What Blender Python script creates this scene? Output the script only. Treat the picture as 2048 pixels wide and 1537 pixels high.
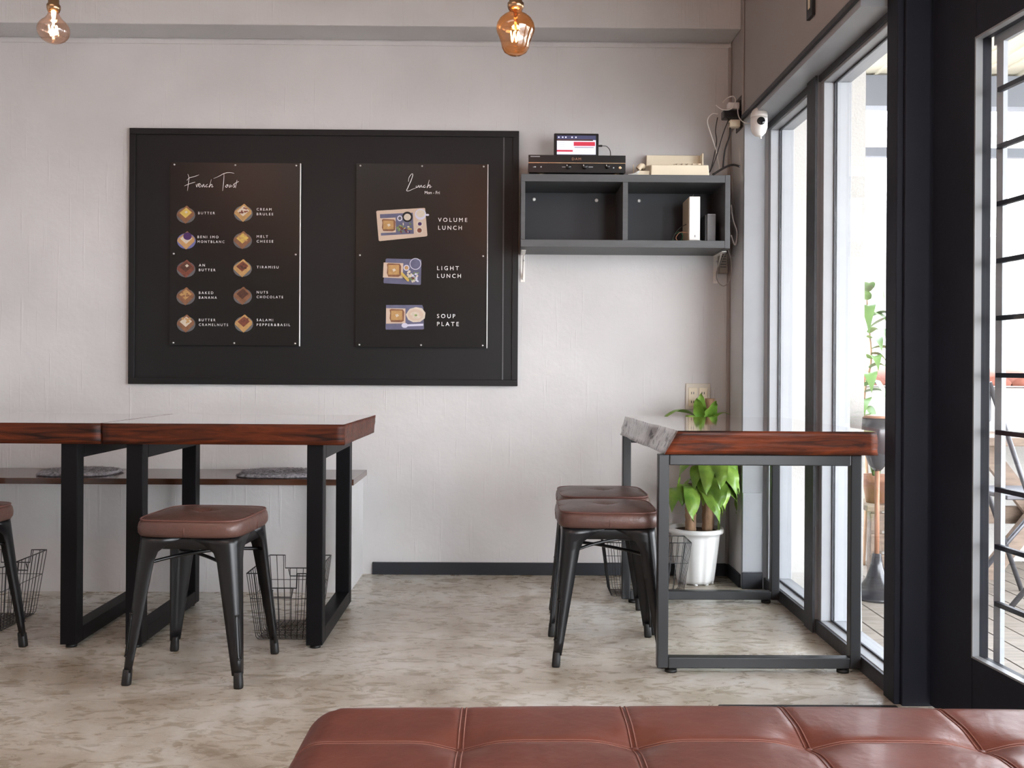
import bpy, bmesh, math, random
from mathutils import Vector, Matrix, Euler
random.seed(7)
for o in list(bpy.data.objects): bpy.data.objects.remove(o)
SC = bpy.context.scene
COL = SC.collection
R = math.radians

# ------------------------------------------------------------------ camera
FPX, EYE, YAW, ROLL = 1900.0, 0.95, -0.0074, 0.006
cam = bpy.data.cameras.new('camera'); camo = bpy.data.objects.new('camera', cam); COL.objects.link(camo)
cam.sensor_width = 36; cam.lens = FPX/2048*36; cam.shift_y = -33.5/2048; cam.clip_start = .02
CR = Matrix.Rotation(YAW, 3, 'Z') @ Matrix.Rotation(math.pi/2, 3, 'X') @ Matrix.Rotation(ROLL, 3, 'Z')
camo.matrix_world = Matrix.Translation((0, 0, EYE)) @ CR.to_4x4()
SC.camera = camo
# ------------------------------------------------------------------ world, sun, exposure
W = bpy.data.worlds.new('world'); SC.world = W; W.use_nodes = True
wn, wl = W.node_tree.nodes, W.node_tree.links
bg = wn['Background']; tc = wn.new('ShaderNodeTexCoord'); sx = wn.new('ShaderNodeSeparateXYZ')
rp = wn.new('ShaderNodeValToRGB'); wl.new(tc.outputs['Generated'], sx.inputs[0]); wl.new(sx.outputs['Z'], rp.inputs[0])
rp.color_ramp.elements[0].position = .0; rp.color_ramp.elements[0].color = (.90, .92, .95, 1)
rp.color_ramp.elements[1].position = .7; rp.color_ramp.elements[1].color = (.80, .88, 1.0, 1)
wl.new(rp.outputs[0], bg.inputs[0]); bg.inputs[1].default_value = 7.0
sun = bpy.data.lights.new('sun', 'SUN'); sun.energy = 1.2; sun.angle = .03; sun.color = (1, .95, .88)
so = bpy.data.objects.new('sun', sun); COL.objects.link(so); so.rotation_euler = (R(38), 0, R(-20))
def fill_light(loc, sx_, sy_, e, c):
    l = bpy.data.lights.new('fill_lamp', 'AREA'); l.shape = 'RECTANGLE'; l.size = sx_; l.size_y = sy_; l.energy = e; l.color = c
    o = bpy.data.objects.new('fill_lamp', l); COL.objects.link(o); o.location = loc; return o
def warm_lamp(loc, e):
    l = bpy.data.lights.new('sheen_lamp', 'POINT'); l.energy = e; l.color = (1, .32, .14); l.shadow_soft_size = .07
    o = bpy.data.objects.new('sheen_lamp', l); COL.objects.link(o); o.location = loc
fill_light((-1.4, .4, 2.86), 2.2, 1.2, 12, (1, .95, .91))  # unseen area lamp, added to fill the room with light
warm_lamp((-2.45, -.45, 2.75), 6); warm_lamp((-.24, -.45, 2.60), 6)  # unseen warm lamps, added for the reddish sheen on the menu panels
SC.view_settings.view_transform = 'Standard'; SC.view_settings.look = 'None'
SC.view_settings.exposure = 1.34; SC.view_settings.gamma = 1; SC.view_settings.use_curve_mapping = False
SC.render.engine = 'CYCLES'

def at(u, v, X=None, Y=None, Z=None):
    d = CR @ Vector(((u-1024)/FPX, -(v-735)/FPX, -1.0))
    t = X/d.x if X is not None else Y/d.y if Y is not None else (Z-EYE)/d.z
    return d*t + Vector((0, 0, EYE))

# ------------------------------------------------------------------ materials
def mat(name, col, rough=.5, metal=0, noise=0, nscale=8, bump=0, bscale=60, spec=.5, trans=0, ior=1.45, emit=None, es=0,
        col2=None, stretch=(1, 1, 1), coat=0, detail=5, ramp=(.35, .65), rvar=0, dist=0, alpha=1):
    m = bpy.data.materials.new(name); m.use_nodes = True; n, l = m.node_tree.nodes, m.node_tree.links
    b = n['Principled BSDF']; b.inputs['Base Color'].default_value = (*col, 1); b.inputs['Roughness'].default_value = rough
    b.inputs['Metallic'].default_value = metal; b.inputs['Specular IOR Level'].default_value = spec
    b.inputs['Transmission Weight'].default_value = trans; b.inputs['IOR'].default_value = ior; b.inputs['Coat Weight'].default_value = coat
    b.inputs['Coat Roughness'].default_value = .06
    if alpha < 1: b.inputs['Alpha'].default_value = alpha
    if emit: b.inputs['Emission Color'].default_value = (*emit, 1); b.inputs['Emission Strength'].default_value = es
    if noise or bump or rvar or col2:
        t = n.new('ShaderNodeTexCoord'); mp = n.new('ShaderNodeMapping'); mp.inputs['Scale'].default_value = stretch
        l.new(t.outputs['Object'], mp.inputs[0])
    if col2 or noise:
        if not col2: col2 = tuple(max(0, c*(1-noise)) for c in col)
        nz = n.new('ShaderNodeTexNoise'); nz.inputs['Scale'].default_value = nscale; nz.inputs['Detail'].default_value = detail
        nz.inputs['Roughness'].default_value = .6; nz.inputs['Distortion'].default_value = dist
        l.new(mp.outputs[0], nz.inputs['Vector']); cr = n.new('ShaderNodeValToRGB')
        cr.color_ramp.elements[0].position = ramp[0]; cr.color_ramp.elements[1].position = ramp[1]
        cr.color_ramp.elements[0].color = (*col2, 1); cr.color_ramp.elements[1].color = (*col, 1)
        l.new(nz.outputs['Fac'], cr.inputs[0]); l.new(cr.outputs[0], b.inputs['Base Color'])
        if rvar:
            mr = n.new('ShaderNodeMapRange'); mr.inputs['To Min'].default_value = rough+rvar; mr.inputs['To Max'].default_value = rough-rvar
            l.new(nz.outputs['Fac'], mr.inputs['Value']); l.new(mr.outputs[0], b.inputs['Roughness'])
    if bump:
        nb = n.new('ShaderNodeTexNoise'); nb.inputs['Scale'].default_value = bscale; nb.inputs['Detail'].default_value = 6
        l.new(mp.outputs[0], nb.inputs['Vector']); bm_ = n.new('ShaderNodeBump'); bm_.inputs['Strength'].default_value = bump
        bm_.inputs['Distance'].default_value = .01; l.new(nb.outputs['Fac'], bm_.inputs['Height']); l.new(bm_.outputs[0], b.inputs['Normal'])
    return m

def wall_mat():
    m = mat('wall_paint', (.60, .575, .565), rough=.62, spec=.35); n, l = m.node_tree.nodes, m.node_tree.links; b = n['Principled BSDF']
    t = n.new('ShaderNodeTexCoord'); mp = n.new('ShaderNodeMapping'); mp.inputs['Scale'].default_value = (60, 60, 3.0); l.new(t.outputs['Object'], mp.inputs[0])
    s = n.new('ShaderNodeTexNoise'); s.inputs['Scale'].default_value = 1; s.inputs['Detail'].default_value = 4; l.new(mp.outputs[0], s.inputs['Vector'])
    g = n.new('ShaderNodeTexNoise'); g.inputs['Scale'].default_value = 2.2; g.inputs['Detail'].default_value = 6; l.new(t.outputs['Object'], g.inputs['Vector'])
    cr = n.new('ShaderNodeValToRGB'); cr.color_ramp.elements[0].position = .3; cr.color_ramp.elements[1].position = .72
    cr.color_ramp.elements[0].color = (.53, .522, .52, 1); cr.color_ramp.elements[1].color = (.61, .603, .602, 1)
    l.new(g.outputs['Fac'], cr.inputs[0]); l.new(cr.outputs[0], b.inputs['Base Color'])
    r2 = n.new('ShaderNodeValToRGB'); r2.color_ramp.elements[0].position = .60; r2.color_ramp.elements[1].position = .80; l.new(s.outputs['Fac'], r2.inputs[0])
    bp = n.new('ShaderNodeBump'); bp.inputs['Strength'].default_value = .35; bp.inputs['Distance'].default_value = .004
    f = n.new('ShaderNodeTexNoise'); f.inputs['Scale'].default_value = 30; f.inputs['Detail'].default_value = 6; l.new(t.outputs['Object'], f.inputs['Vector'])
    ad = n.new('ShaderNodeMath'); ad.operation = 'ADD'; l.new(r2.outputs[0], ad.inputs[0]); l.new(f.outputs['Fac'], ad.inputs[1])
    l.new(ad.outputs[0], bp.inputs['Height']); l.new(bp.outputs[0], b.inputs['Normal']); return m

def floor_mat():
    m = mat('polished_concrete', (.3, .27, .23), rough=.3); n, l = m.node_tree.nodes, m.node_tree.links; b = n['Principled BSDF']
    t = n.new('ShaderNodeTexCoord')
    def nz(sc, dt, st=(1, 1, 1), ds=0):
        mp = n.new('ShaderNodeMapping'); mp.inputs['Scale'].default_value = st; l.new(t.outputs['Object'], mp.inputs[0])
        q = n.new('ShaderNodeTexNoise'); q.inputs['Scale'].default_value = sc; q.inputs['Detail'].default_value = dt; q.inputs['Distortion'].default_value = ds
        q.inputs['Roughness'].default_value = .62; l.new(mp.outputs[0], q.inputs['Vector']); return q
    a = nz(2.6, 9, (1, 1.2, 1), .8); c = nz(11, 12, (1, 2.1, 1), 1.3); d = nz(60, 6, (1, 1.5, 1))
    r1 = n.new('ShaderNodeValToRGB'); e = r1.color_ramp.elements
    e[0].position = .32; e[0].color = (.33, .28, .215, 1); e[1].position = .62; e[1].color = (.60, .585, .54, 1)
    x = e.new(.5); x.color = (.50, .465, .40, 1); l.new(a.outputs['Fac'], r1.inputs[0])
    r2 = n.new('ShaderNodeValToRGB'); e = r2.color_ramp.elements; e[0].position = .30; e[0].color = (.58, .50, .38, 1); e[1].position = .55; e[1].color = (1.06, 1.06, 1.06, 1)
    l.new(c.outputs['Fac'], r2.inputs[0])
    mx = n.new('ShaderNodeMix'); mx.data_type = 'RGBA'; mx.blend_type = 'MULTIPLY'; mx.inputs[0].default_value = .85
    l.new(r1.outputs[0], mx.inputs[6]); l.new(r2.outputs[0], mx.inputs[7])
    l.new(mx.outputs[2], b.inputs['Base Color'])
    mr = n.new('ShaderNodeMapRange'); mr.inputs['To Min'].default_value = .22; mr.inputs['To Max'].default_value = .34; b.inputs['Coat Weight'].default_value = .22; b.inputs['Coat Roughness'].default_value = .22; l.new(c.outputs['Fac'], mr.inputs['Value']); l.new(mr.outputs[0], b.inputs['Roughness'])
    bp = n.new('ShaderNodeBump'); bp.inputs['Strength'].default_value = .2; bp.inputs['Distance'].default_value = .006
    ad = n.new('ShaderNodeMath'); ad.operation = 'ADD'; l.new(c.outputs['Fac'], ad.inputs[0]); l.new(d.outputs['Fac'], ad.inputs[1])
    l.new(ad.outputs[0], bp.inputs['Height']); l.new(bp.outputs[0], b.inputs['Normal']); return m

def wood_mat(name, c1, c2, st=(2, 40, 40), rough=.25, coat=.6, bump=.15, ramp=(.35, .7), spec=.5):
    m = mat(name, c1, rough=rough, col2=c2, stretch=st, nscale=1.2, detail=8, ramp=ramp, bump=bump, bscale=1.6, coat=coat, dist=1.0, spec=spec); return m

def thin_glass(name, tint, fac=.03):
    m = bpy.data.materials.new(name); m.use_nodes = True; n, l = m.node_tree.nodes, m.node_tree.links; n.remove(n['Principled BSDF'])
    tr = n.new('ShaderNodeBsdfTransparent'); tr.inputs[0].default_value = (*tint, 1); gl = n.new('ShaderNodeBsdfGlossy'); gl.inputs['Roughness'].default_value = .0
    lw = n.new('ShaderNodeLayerWeight'); pw = n.new('ShaderNodeMath'); pw.operation = 'POWER'; pw.inputs[1].default_value = 5; l.new(lw.outputs['Facing'], pw.inputs[0])
    ma = n.new('ShaderNodeMath'); ma.operation = 'MULTIPLY_ADD'; ma.inputs[1].default_value = .6; ma.inputs[2].default_value = fac; l.new(pw.outputs[0], ma.inputs[0]); mx = n.new('ShaderNodeMixShader')
    l.new(ma.outputs[0], mx.inputs[0]); l.new(tr.outputs[0], mx.inputs[1]); l.new(gl.outputs[0], mx.inputs[2]); l.new(mx.outputs[0], n['Material Output'].inputs[0]); return m
M = dict(
 wall=wall_mat(), floor=floor_mat(),
 ceil=mat('ceiling_paint', (.55, .52, .50), rough=.8),
 base=mat('baseboard_paint', (.017, .020, .026), rough=.5),
 black=mat('black_board_paint', (.0065, .0068, .008), rough=.45, spec=.38, noise=.25, nscale=3, bump=.06, bscale=40),
 frameboard=mat('charcoal_shelf_paint', (.085, .088, .093), rough=.5, noise=.15, nscale=6, stretch=(1, 6, 6), bump=.05, bscale=30),
 panel=mat('menu_panel_black', (.003, .0038, .0038), rough=.27, spec=.45),
 paneledge=mat('panel_white_edge', (.8, .8, .8), rough=.3),
 print=mat('white_print', (.75, .75, .75), rough=.5),
 screw=mat('screw_metal', (.7, .7, .7), rough=.3, metal=1),
 bracket=mat('bracket_white_metal', (.8, .78, .74), rough=.35),
 trim=mat('grey_window_paint', (.31, .325, .345), rough=.42, noise=.08, nscale=5),
 trimd=mat('dark_shaded_trim_paint', (.04, .043, .052), rough=.5, noise=.3, nscale=14, bump=.15, bscale=50),  # dark trim; on room-facing frame sides it paints in their shade
 post=mat('navy_black_paint', (.011, .013, .022), rough=.55, spec=.3, noise=.2, nscale=6, bump=.05, bscale=40),
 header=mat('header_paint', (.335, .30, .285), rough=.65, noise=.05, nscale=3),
 glass=thin_glass('window_glass', (1, 1, 1)),
 iron=mat('black_iron', (.004, .004, .005), rough=.45, spec=.16),
 irong=mat('grey_iron', (.022, .023, .025), rough=.38, spec=.5),
 stool=mat('black_stool_metal', (.005, .005, .006), rough=.32, spec=.5),
 rubber=mat('black_rubber', (.006, .006, .006), rough=.5),
 leather=mat('brown_leather', (.115, .056, .043), rough=.40, col2=(.055, .027, .022), nscale=7, ramp=(.25, .75), bump=.12, bscale=90, rvar=.12),
 piping=mat('leather_piping', (.12, .05, .04), rough=.4),
 ott=mat('red_brown_leather', (.165, .052, .036), rough=.36, spec=.38, col2=(.10, .030, .021), nscale=6, ramp=(.25, .8), bump=.1, bscale=45, rvar=.12, coat=.03),
 stitch=mat('leather_seam', (.20, .08, .06), rough=.5),
 slab=wood_mat('dark_red_wood_edge', (.13, .027, .008), (.010, .004, .003), (3, 30, 38), .45, 0, .12, (.36, .72), .22),
 slab2=wood_mat('amber_wood_edge', (.21, .043, .012), (.022, .010, .008), (1.8, 30, 24), .42, 0, .4, (.38, .68), .25),
 slabtop=wood_mat('glossy_dark_wood_top', (.05, .02, .012), (.02, .01, .008), (3, 30, 3), .1, 1, 0),
 slabtop2=wood_mat('glossy_brown_wood_top', (.16, .055, .03), (.05, .02, .014), (3, 30, 3), .07, 1, 0),
 bark=mat('silver_live_edge', (.36, .36, .37), rough=.28, col2=(.05, .05, .055), nscale=30, ramp=(.40, .46), bump=.4, bscale=24, metal=.0, coat=.5),
 bench=wood_mat('brown_bench_wood', (.11, .035, .015), (.04, .016, .01), (2, 30, 30), .22, .5, .05),
 fur=mat('grey_shag', (.46, .43, .45), rough=.95, noise=.6, nscale=60, bump=.8, bscale=80),
 wire=mat('dark_wire', (.03, .03, .032), rough=.35, metal=.6),
 white=mat('white_plastic', (.8, .79, .77), rough=.35), whitep=mat('white_pot_plastic', (.78, .78, .76), rough=.4, noise=.05, nscale=4),
 cream=mat('cream_plastic', (.76, .68, .52), rough=.45), creamd=mat('cream_plastic_key', (.62, .52, .38), rough=.5),
 greyp=mat('grey_plastic', (.28, .28, .29), rough=.5), beige=mat('beige_plastic', (.62, .57, .48), rough=.4), taupe=mat('taupe_label', (.3, .26, .22), rough=.5),
 blackp=mat('black_plastic', (.012, .012, .013), rough=.25), gold=mat('champagne_metal', (.85, .68, .45), rough=.25, metal=1),
 lens=mat('camera_lens', (.01, .01, .012), rough=.08),
 brass=mat('antique_brass', (.36, .23, .13), rough=.25, metal=1),
 bulba=thin_glass('amber_glass', (1, .80, .60), .07), bulbc=thin_glass('clear_bulb_glass', (1, .90, .84), .05),
 fila=mat('filament', (1, .8, .5), emit=(1, .70, .36), es=22),
 leaf=mat('leaf_green', (.27, .42, .07), rough=.3, col2=(.10, .22, .03), nscale=9, stretch=(1, 1, 1), spec=.5),
 leafo=mat('outdoor_leaf', (.10, .19, .045), rough=.4, noise=.4, nscale=5),
 trunk=mat('trunk_bark', (.36, .22, .13), rough=.8, noise=.45, nscale=40, stretch=(1, 1, .25), bump=.5, bscale=60),
 soil=mat('soil', (.06, .04, .03), rough=1, bump=.8, bscale=60),
 cable=mat('black_cable', (.015, .015, .015), rough=.45), cablew=mat('white_cable', (.7, .68, .65), rough=.45), cableg=mat('grey_cable', (.33, .31, .29), rough=.5),
 green=mat('green_cable', (.03, .22, .10), rough=.45), copper=mat('brown_cable', (.35, .17, .10), rough=.5),
 scr=mat('screen_white', (.4, .4, .5), emit=(.62, .64, .90), es=.42), scrr=mat('screen_red', (.3, .02, .03), emit=(.42, .02, .05), es=.4), scrd=mat('screen_dark', (.02, .02, .05), emit=(.05, .05, .12), es=.35),
 stucco=mat('outdoor_white_stucco', (.42, .41, .39), rough=.9, bump=.3, bscale=90),
 peel=mat('peeling_paint', (.36, .39, .40), rough=.7, col2=(.16, .20, .22), nscale=7, stretch=(1, 1, .6), ramp=(.3, .46), bump=.4, bscale=30),
 stone=mat('weathered_white_stone', (.36, .35, .33), rough=.9, col2=(.2, .18, .16), nscale=3, stretch=(1, 1, 5), ramp=(.25, .42), bump=.5, bscale=20),
 tile=mat('red_roof_tile', (.26, .09, .06), rough=.8, noise=.3, nscale=9), terra=mat('terracotta', (.26, .12, .07), rough=.8, noise=.2, nscale=12),
 deck=mat('weathered_deck_wood', (.24, .205, .17), rough=.7, noise=.3, nscale=4, stretch=(1, 12, 1), bump=.2, bscale=30),
 dwood=mat('grey_brown_timber', (.22, .16, .12), rough=.75, noise=.35, nscale=6, stretch=(2, 12, 12)),
 soffit=mat('cream_soffit', (.46, .43, .34), rough=.8), beam=mat('outdoor_grey_beam', (.12, .13, .15), rough=.6),
 steel=mat('folding_metal', (.1, .1, .11), rough=.4, metal=.5), mat_=mat('black_door_mat', (.012, .012, .014), rough=.9, bump=.5, bscale=200),
 torch=mat('smoked_black_metal', (.03, .03, .035), rough=.2, spec=.7),
 crust=mat('print_crust', (.25, .11, .055), rough=.5, noise=.35, nscale=40), toast=mat('print_toast', (.50, .29, .11), rough=.5, noise=.25, nscale=50),
 butter=mat('print_butter', (.60, .42, .10), rough=.5, noise=.2, nscale=60), creamc=mat('print_cream', (.62, .54, .44), rough=.5, noise=.15, nscale=60),
 plate=mat('print_grey_plate', (.10, .10, .11), rough=.5), plateb=mat('print_blue_plate', (.13, .13, .30), rough=.5), purple=mat('print_purple', (.05, .015, .09), rough=.5),
 choco=mat('print_chocolate', (.10, .04, .025), rough=.5, noise=.5, nscale=80), redp=mat('print_red', (.22, .065, .04), rough=.5, noise=.5, nscale=70),
 navy=mat('print_navy_mat', (.12, .12, .20), rough=.5, noise=.2, nscale=30), board=mat('print_pale_board', (.55, .42, .33), rough=.5), lav=mat('print_lavender', (.55, .54, .66), rough=.5),
 salad=mat('print_salad', (.25, .36, .12), rough=.5, noise=.6, nscale=70),
)

# ------------------------------------------------------------------ helpers
ORI = {}
class MB:
    def __init__(s): s.v = []; s.f = []; s.mi = []; s.sm = []
    def add(s, vs, fs, mi=0, smooth=False):
        b = len(s.v); s.v += [Vector(q) for q in vs]
        for f in fs: s.f.append([b+i for i in f]); s.mi.append(mi); s.sm.append(smooth)
        return s
    def box(s, a, b, mi=0, top=None):
        x0, y0, z0 = a; x1, y1, z1 = b
        return s.add([(x0,y0,z0),(x1,y0,z0),(x1,y1,z0),(x0,y1,z0),(x0,y0,z1),(x1,y0,z1),(x1,y1,z1),(x0,y1,z1)],
              [(3,2,1,0),(4,5,6,7),(0,1,5,4),(1,2,6,5),(2,3,7,6),(3,0,4,7)], mi)
    def hexa(s, p, mi=0):
        return s.add(p, [(3,2,1,0),(4,5,6,7),(0,1,5,4),(1,2,6,5),(2,3,7,6),(3,0,4,7)], mi)
    def rings(s, rs, mi=0, smooth=True, cap0=True, cap1=True, loop=False):
        n = len(rs[0]); vs = [p for r in rs for p in r]; fs = []
        m = len(rs)
        for i in range(m if loop else m-1):
            for j in range(n):
                a, b = i*n+j, i*n+(j+1) % n; c, d = ((i+1) % m)*n+(j+1) % n, ((i+1) % m)*n+j
                fs.append((a, b, c, d))
        if not loop:
            if cap0: fs.append(tuple(range(n-1, -1, -1)))
            if cap1: fs.append(tuple((m-1)*n+j for j in range(n)))
        return s.add(vs, fs, mi, smooth)
    def tube(s, pts, r, n=8, mi=0, closed=False, r1=None):
        pts = [Vector(p) for p in pts]; rs = []; m = len(pts)
        up = None
        for i, p in enumerate(pts):
            if closed: t = pts[(i+1) % m]-pts[i-1]
            else: t = pts[min(i+1, m-1)]-pts[max(i-1, 0)]
            t.normalize()
            if up is None: up = Vector((0, 0, 1)) if abs(t.z) < .9 else Vector((1, 0, 0))
            a = t.cross(up).normalized(); b = a.cross(t).normalized(); up = b
            rr = r if r1 is None else r+(r1-r)*i/(m-1)
            rs.append([p+a*rr*math.cos(2*math.pi*k/n)+b*rr*math.sin(2*math.pi*k/n) for k in range(n)])
        return s.rings(rs, mi, True, loop=closed)
    def lathe(s, prof, c, n=24, mi=0, cap0=True, cap1=True, axis='Z'):
        rs = []
        for r, z in prof:
            ring = []
            for k in range(n):
                q = 2*math.pi*k/n; x, y = r*math.cos(q), r*math.sin(q)
                v = Vector((x, y, z)) if axis == 'Z' else Vector((x, -z, y)) if axis == 'Y' else Vector((z, x, y))
                ring.append(v+Vector(c))
            rs.append(ring)
        return s.rings(rs, mi, True, cap0, cap1)
    def build(s, name, ms, parent=None, local=False, bevel=0, kind=None, seg=2, solid=0, sub=0):
        me = bpy.data.meshes.new(name); off = Vector((0, 0, 0))
        if parent is not None and not local: off = ORI.get(parent, Vector((0, 0, 0)))
        me.from_pydata([tuple(v-off) for v in s.v], [], s.f)
        for m in (ms if isinstance(ms, (list, tuple)) else [ms]): me.materials.append(m)
        for p, mi, sm in zip(me.polygons, s.mi, s.sm): p.material_index = mi; p.use_smooth = sm
        bm = bmesh.new(); bm.from_mesh(me); bmesh.ops.recalc_face_normals(bm, faces=bm.faces); bm.to_mesh(me); bm.free()
        o = bpy.data.objects.new(name, me); COL.objects.link(o)
        if parent is not None: o.parent = parent; ORI[o] = off
        if bevel:
            b = o.modifiers.new('bevel', 'BEVEL'); b.width = bevel; b.segments = seg; b.limit_method = 'ANGLE'
        if solid: q = o.modifiers.new('solid', 'SOLIDIFY'); q.thickness = solid; q.offset = 0
        if sub: q = o.modifiers.new('sub', 'SUBSURF'); q.levels = sub; q.render_levels = sub
        if kind: o['kind'] = kind
        return o
def tag(o, label, cat, group=None, kind=None):
    o['label'] = label; o['category'] = cat
    if group: o['group'] = group
    if kind: o['kind'] = kind
    return o
def thing(name, loc, label, cat, group=None, rz=0):
    o = bpy.data.objects.new(name, None); COL.objects.link(o); o.location = loc; o.rotation_euler = (0, 0, rz); o.empty_display_size = .05
    ORI[o] = Vector(loc); return tag(o, label, cat, group)
def copy_tree(o, parent=None):
    c = o.copy(); COL.objects.link(c)
    if parent is not None: c.parent = parent
    for ch in [q for q in bpy.data.objects if q.parent == o]: copy_tree(ch, c)
    return c
def box(name, a, b, m, parent=None, bevel=0, kind=None, **k): return MB().box(a, b).build(name, m, parent, bevel=bevel, kind=kind, **k)
def smooth_path(pts, n=8):
    pts = [Vector(p) for p in pts]; out = []
    P = [pts[0]]+pts+[pts[-1]]
    for i in range(1, len(P)-2):
        for k in range(n):
            t = k/n; a, b, c, d = P[i-1], P[i], P[i+1], P[i+2]
            out.append(.5*((2*b)+(c-a)*t+(2*a-5*b+4*c-d)*t*t+(3*b-a-3*c+d)*t**3))
    out.append(pts[-1]); return out

# ------------------------------------------------------------------ the room
S = 'structure'
D = 4.35; XR = 1.03
box('floor', (-3.6, -1.6, -.1), (1.25, D+.1, 0), M['floor'], kind=S)
box('wall_back', (-3.6, D, 0), (1.25, D+.12, 2.9), M['wall'], kind=S)
box('wall_left', (-3.7, -1.6, 0), (-3.6, D, 2.9), M['wall'], kind=S)
box('wall_rear', (-3.6, -1.7, 0), (1.25, -1.6, 2.9), M['wall'], kind=S)
box('ceiling', (-3.6, -1.6, 2.9), (1.3, D, 3.0), M['ceil'], kind=S)
box('wall_right', (XR, 4.115, 0), (1.25, D, 2.031), M['wall'], kind=S)
wr = box('wall_right_header', (XR, -1.6, 2.031), (1.25, D, 2.9), M['header'], kind=S)
wr.name = 'wall_right'
box('wall_right', (1.14, -1.6, 0), (1.25, -.75, 2.011), M['wall'], kind=S)  # unseen wall stretch, added to hold daylight off the left floor
b = MB(); b.box((-3.6, 4.165, 2.443), (XR, D, 2.9)); b.build('trim_1', M['wall'], kind=S, bevel=.004)          # ceiling beam
b = MB(); b.box((-3.6, D-.006, 2.418), (XR-.004, D, 2.439)); b.build('trim_2', M['wall'], kind=S, bevel=.002)      # moulding under the beam
b = MB(); b.box((XR-.016, D-.014, .06), (XR, D-.002, 2.42)); b.build('trim_3', M['header'], kind=S, bevel=.004)      # corner bead
b = MB(); b.box((XR-.008, 4.105, 2.033), (XR-.0005, 4.125, 2.9)); b.build('trim_4', M['header'], kind=S, bevel=.003)
b = MB(); b.box((XR-.006, 1.0, 2.05), (XR-.0005, 4.10, 2.062)); b.build('trim_5', M['header'], kind=S, bevel=.002)
b = MB(); b.box((XR-.012, -1.6, 2.0295), (XR+.006, 4.115, 2.047)); b.build('trim_6', M['trimd'], kind=S)             # dark lower edge of header
box('baseboard_back', (-.60, D-.012, 0), (XR-.012, D, .056), M['base'], kind=S, bevel=.002)
box('baseboard_right', (XR-.012, 4.115, 0), (XR, D-.012, .056), M['base'], kind=S, bevel=.002)
# grey jamb between the wall corner and the first window
b = MB(); b.box((XR-.002, 4.095, 0), (1.118, 4.115, 2.03)); b.box((XR-.002, 4.085, .075), (1.112, 4.095, .415)); b.build('trim_7', M['trim'], kind=S, bevel=.002)
b = MB(); b.box((XR-.004, 4.083, 0), (1.115, 4.095, .07)); b.build('trim_8', M['base'], kind=S, bevel=.002)
b = MB(); b.box((XR, 2.76, 2.008), (1.13, 4.095, 2.0295)); b.build('trim_9', M['trim'], kind=S)                    # soffit board over windows
XW = 1.132
def window(name, y0, y1):
    b = MB(); t = .035
    for (a0, a1, z0, z1) in [(y0, y1, 0, .05), (y0, y1, 1.975, 2.03), (y0, y0+t, .05, 1.975), (y1-t, y1, .05, 1.975)]:
        b.box((XW, a0, z0), (1.172, a1, z1)); b.box((1.180, a0, z0), (1.232, a1, z1))
    w = b.build(name, M['trim'], kind=S, bevel=.002)
    box('glass_pane', (1.173, y0+t-.004, .047), (1.179, y1-t+.004, 1.979), M['glass'], w)
    g = MB(); e = .006
    for (a0, a1, z0, z1) in [(y0+t, y1-t, .05, .05+e), (y0+t, y1-t, 1.975-e, 1.975), (y0+t, y0+t+e, .05, 1.975), (y1-t-e, y1-t, .05, 1.975)]:
        g.box((1.168, a0, z0), (1.1735, a1, z1))
    g.build('glazing_bead', M['trimd'], w)
    box('sill_face', (XW-.010, y0, 0), (XW-.0005, y1, .048), M['trimd'], w, bevel=.001)
    box('head_face', (XW-.008, y0, 1.985), (XW-.0005, y1, 2.007), M['trimd'], w)  # room-facing side of the head, darkened in colour for its shade
    return w
window('window_1', 3.505, 4.094); window('window_2', 2.765, 3.415)
b = MB(); b.box((XW-.012, 3.416, 0), (1.24, 3.504, 2.007)); mu = b.build('trim_10', M['trim'], kind=S, bevel=.002)
box('mullion_shade_face', (XW-.020, 3.412, 0), (XW-.0125, 3.508, 2.007), M['trimd'], mu)  # dark skin on the room side, shade put into the colour
b = MB(); b.box((1.108, 2.685, 0), (1.24, 2.762, 2.03)); b.box((1.125, 2.67, 0), (1.24, 2.685, 2.03)); b.build('trim_11', M['post'], kind=S, bevel=.003)
# door, standing slightly open
HX, HY, DA = 1.195, 2.655, math.atan(.0947)
def dp(s, t, z): return Vector((HX+math.sin(DA)*s+math.cos(DA)*t, HY-math.cos(DA)*s+math.sin(DA)*t, z))
def dbox(mb, s0, s1, t0, t1, z0, z1, mi=0):
    mb.hexa([dp(s0, t0, z0), dp(s1, t0, z0), dp(s1, t1, z0), dp(s0, t1, z0), dp(s0, t0, z1), dp(s1, t0, z1), dp(s1, t1, z1), dp(s0, t1, z1)], mi); return mb
b = MB(); G0, G1, Z0, Z1 = .205, .80, .205, 1.812
for q in [(0, G0, 0, .045, .01, 2.0), (G1, .95, 0, .045, .01, 2.0), (G0, G1, 0, .045, .01, Z0), (G0, G1, 0, .045, Z1, 2.0)]: dbox(b, *q)
dr = b.build('door_1', M['post'], kind=S, bevel=.003)
b = MB(); dbox(b, G0-.002, G1, .018, .022, Z0-.002, Z1+.002); b.build('glass_pane', M['glass'], dr)
b = MB(); e = .005
for q in [(G0, G0+e, -.003, .016, Z0, Z1), (G0, G1, -.003, .016, Z0, Z0+e), (G0, G1, -.003, .016, Z1-e, Z1)]: dbox(b, *q)
b.build('glazing_bead', mat('pale_glazing_bead', (.22, .23, .24), rough=.4), dr)
b = MB()
dbox(b, G0+.012, G0+.040, .05, .062, Z0-.02, Z1+.02)
dbox(b, G0, G1, .05, .062, Z1-.02, Z1+.02)
b.build('grille_frame', mat('grille_frame_grey', (.30, .32, .34), rough=.5), dr)
b = MB()
for k in range(1, 5): dbox(b, G0+.03+.118*k-.006, G0+.03+.118*k+.008, .046, .07, Z0-.02, Z1+.01)
b.build('vertical_grille_bar', M['trim'], dr)
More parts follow.
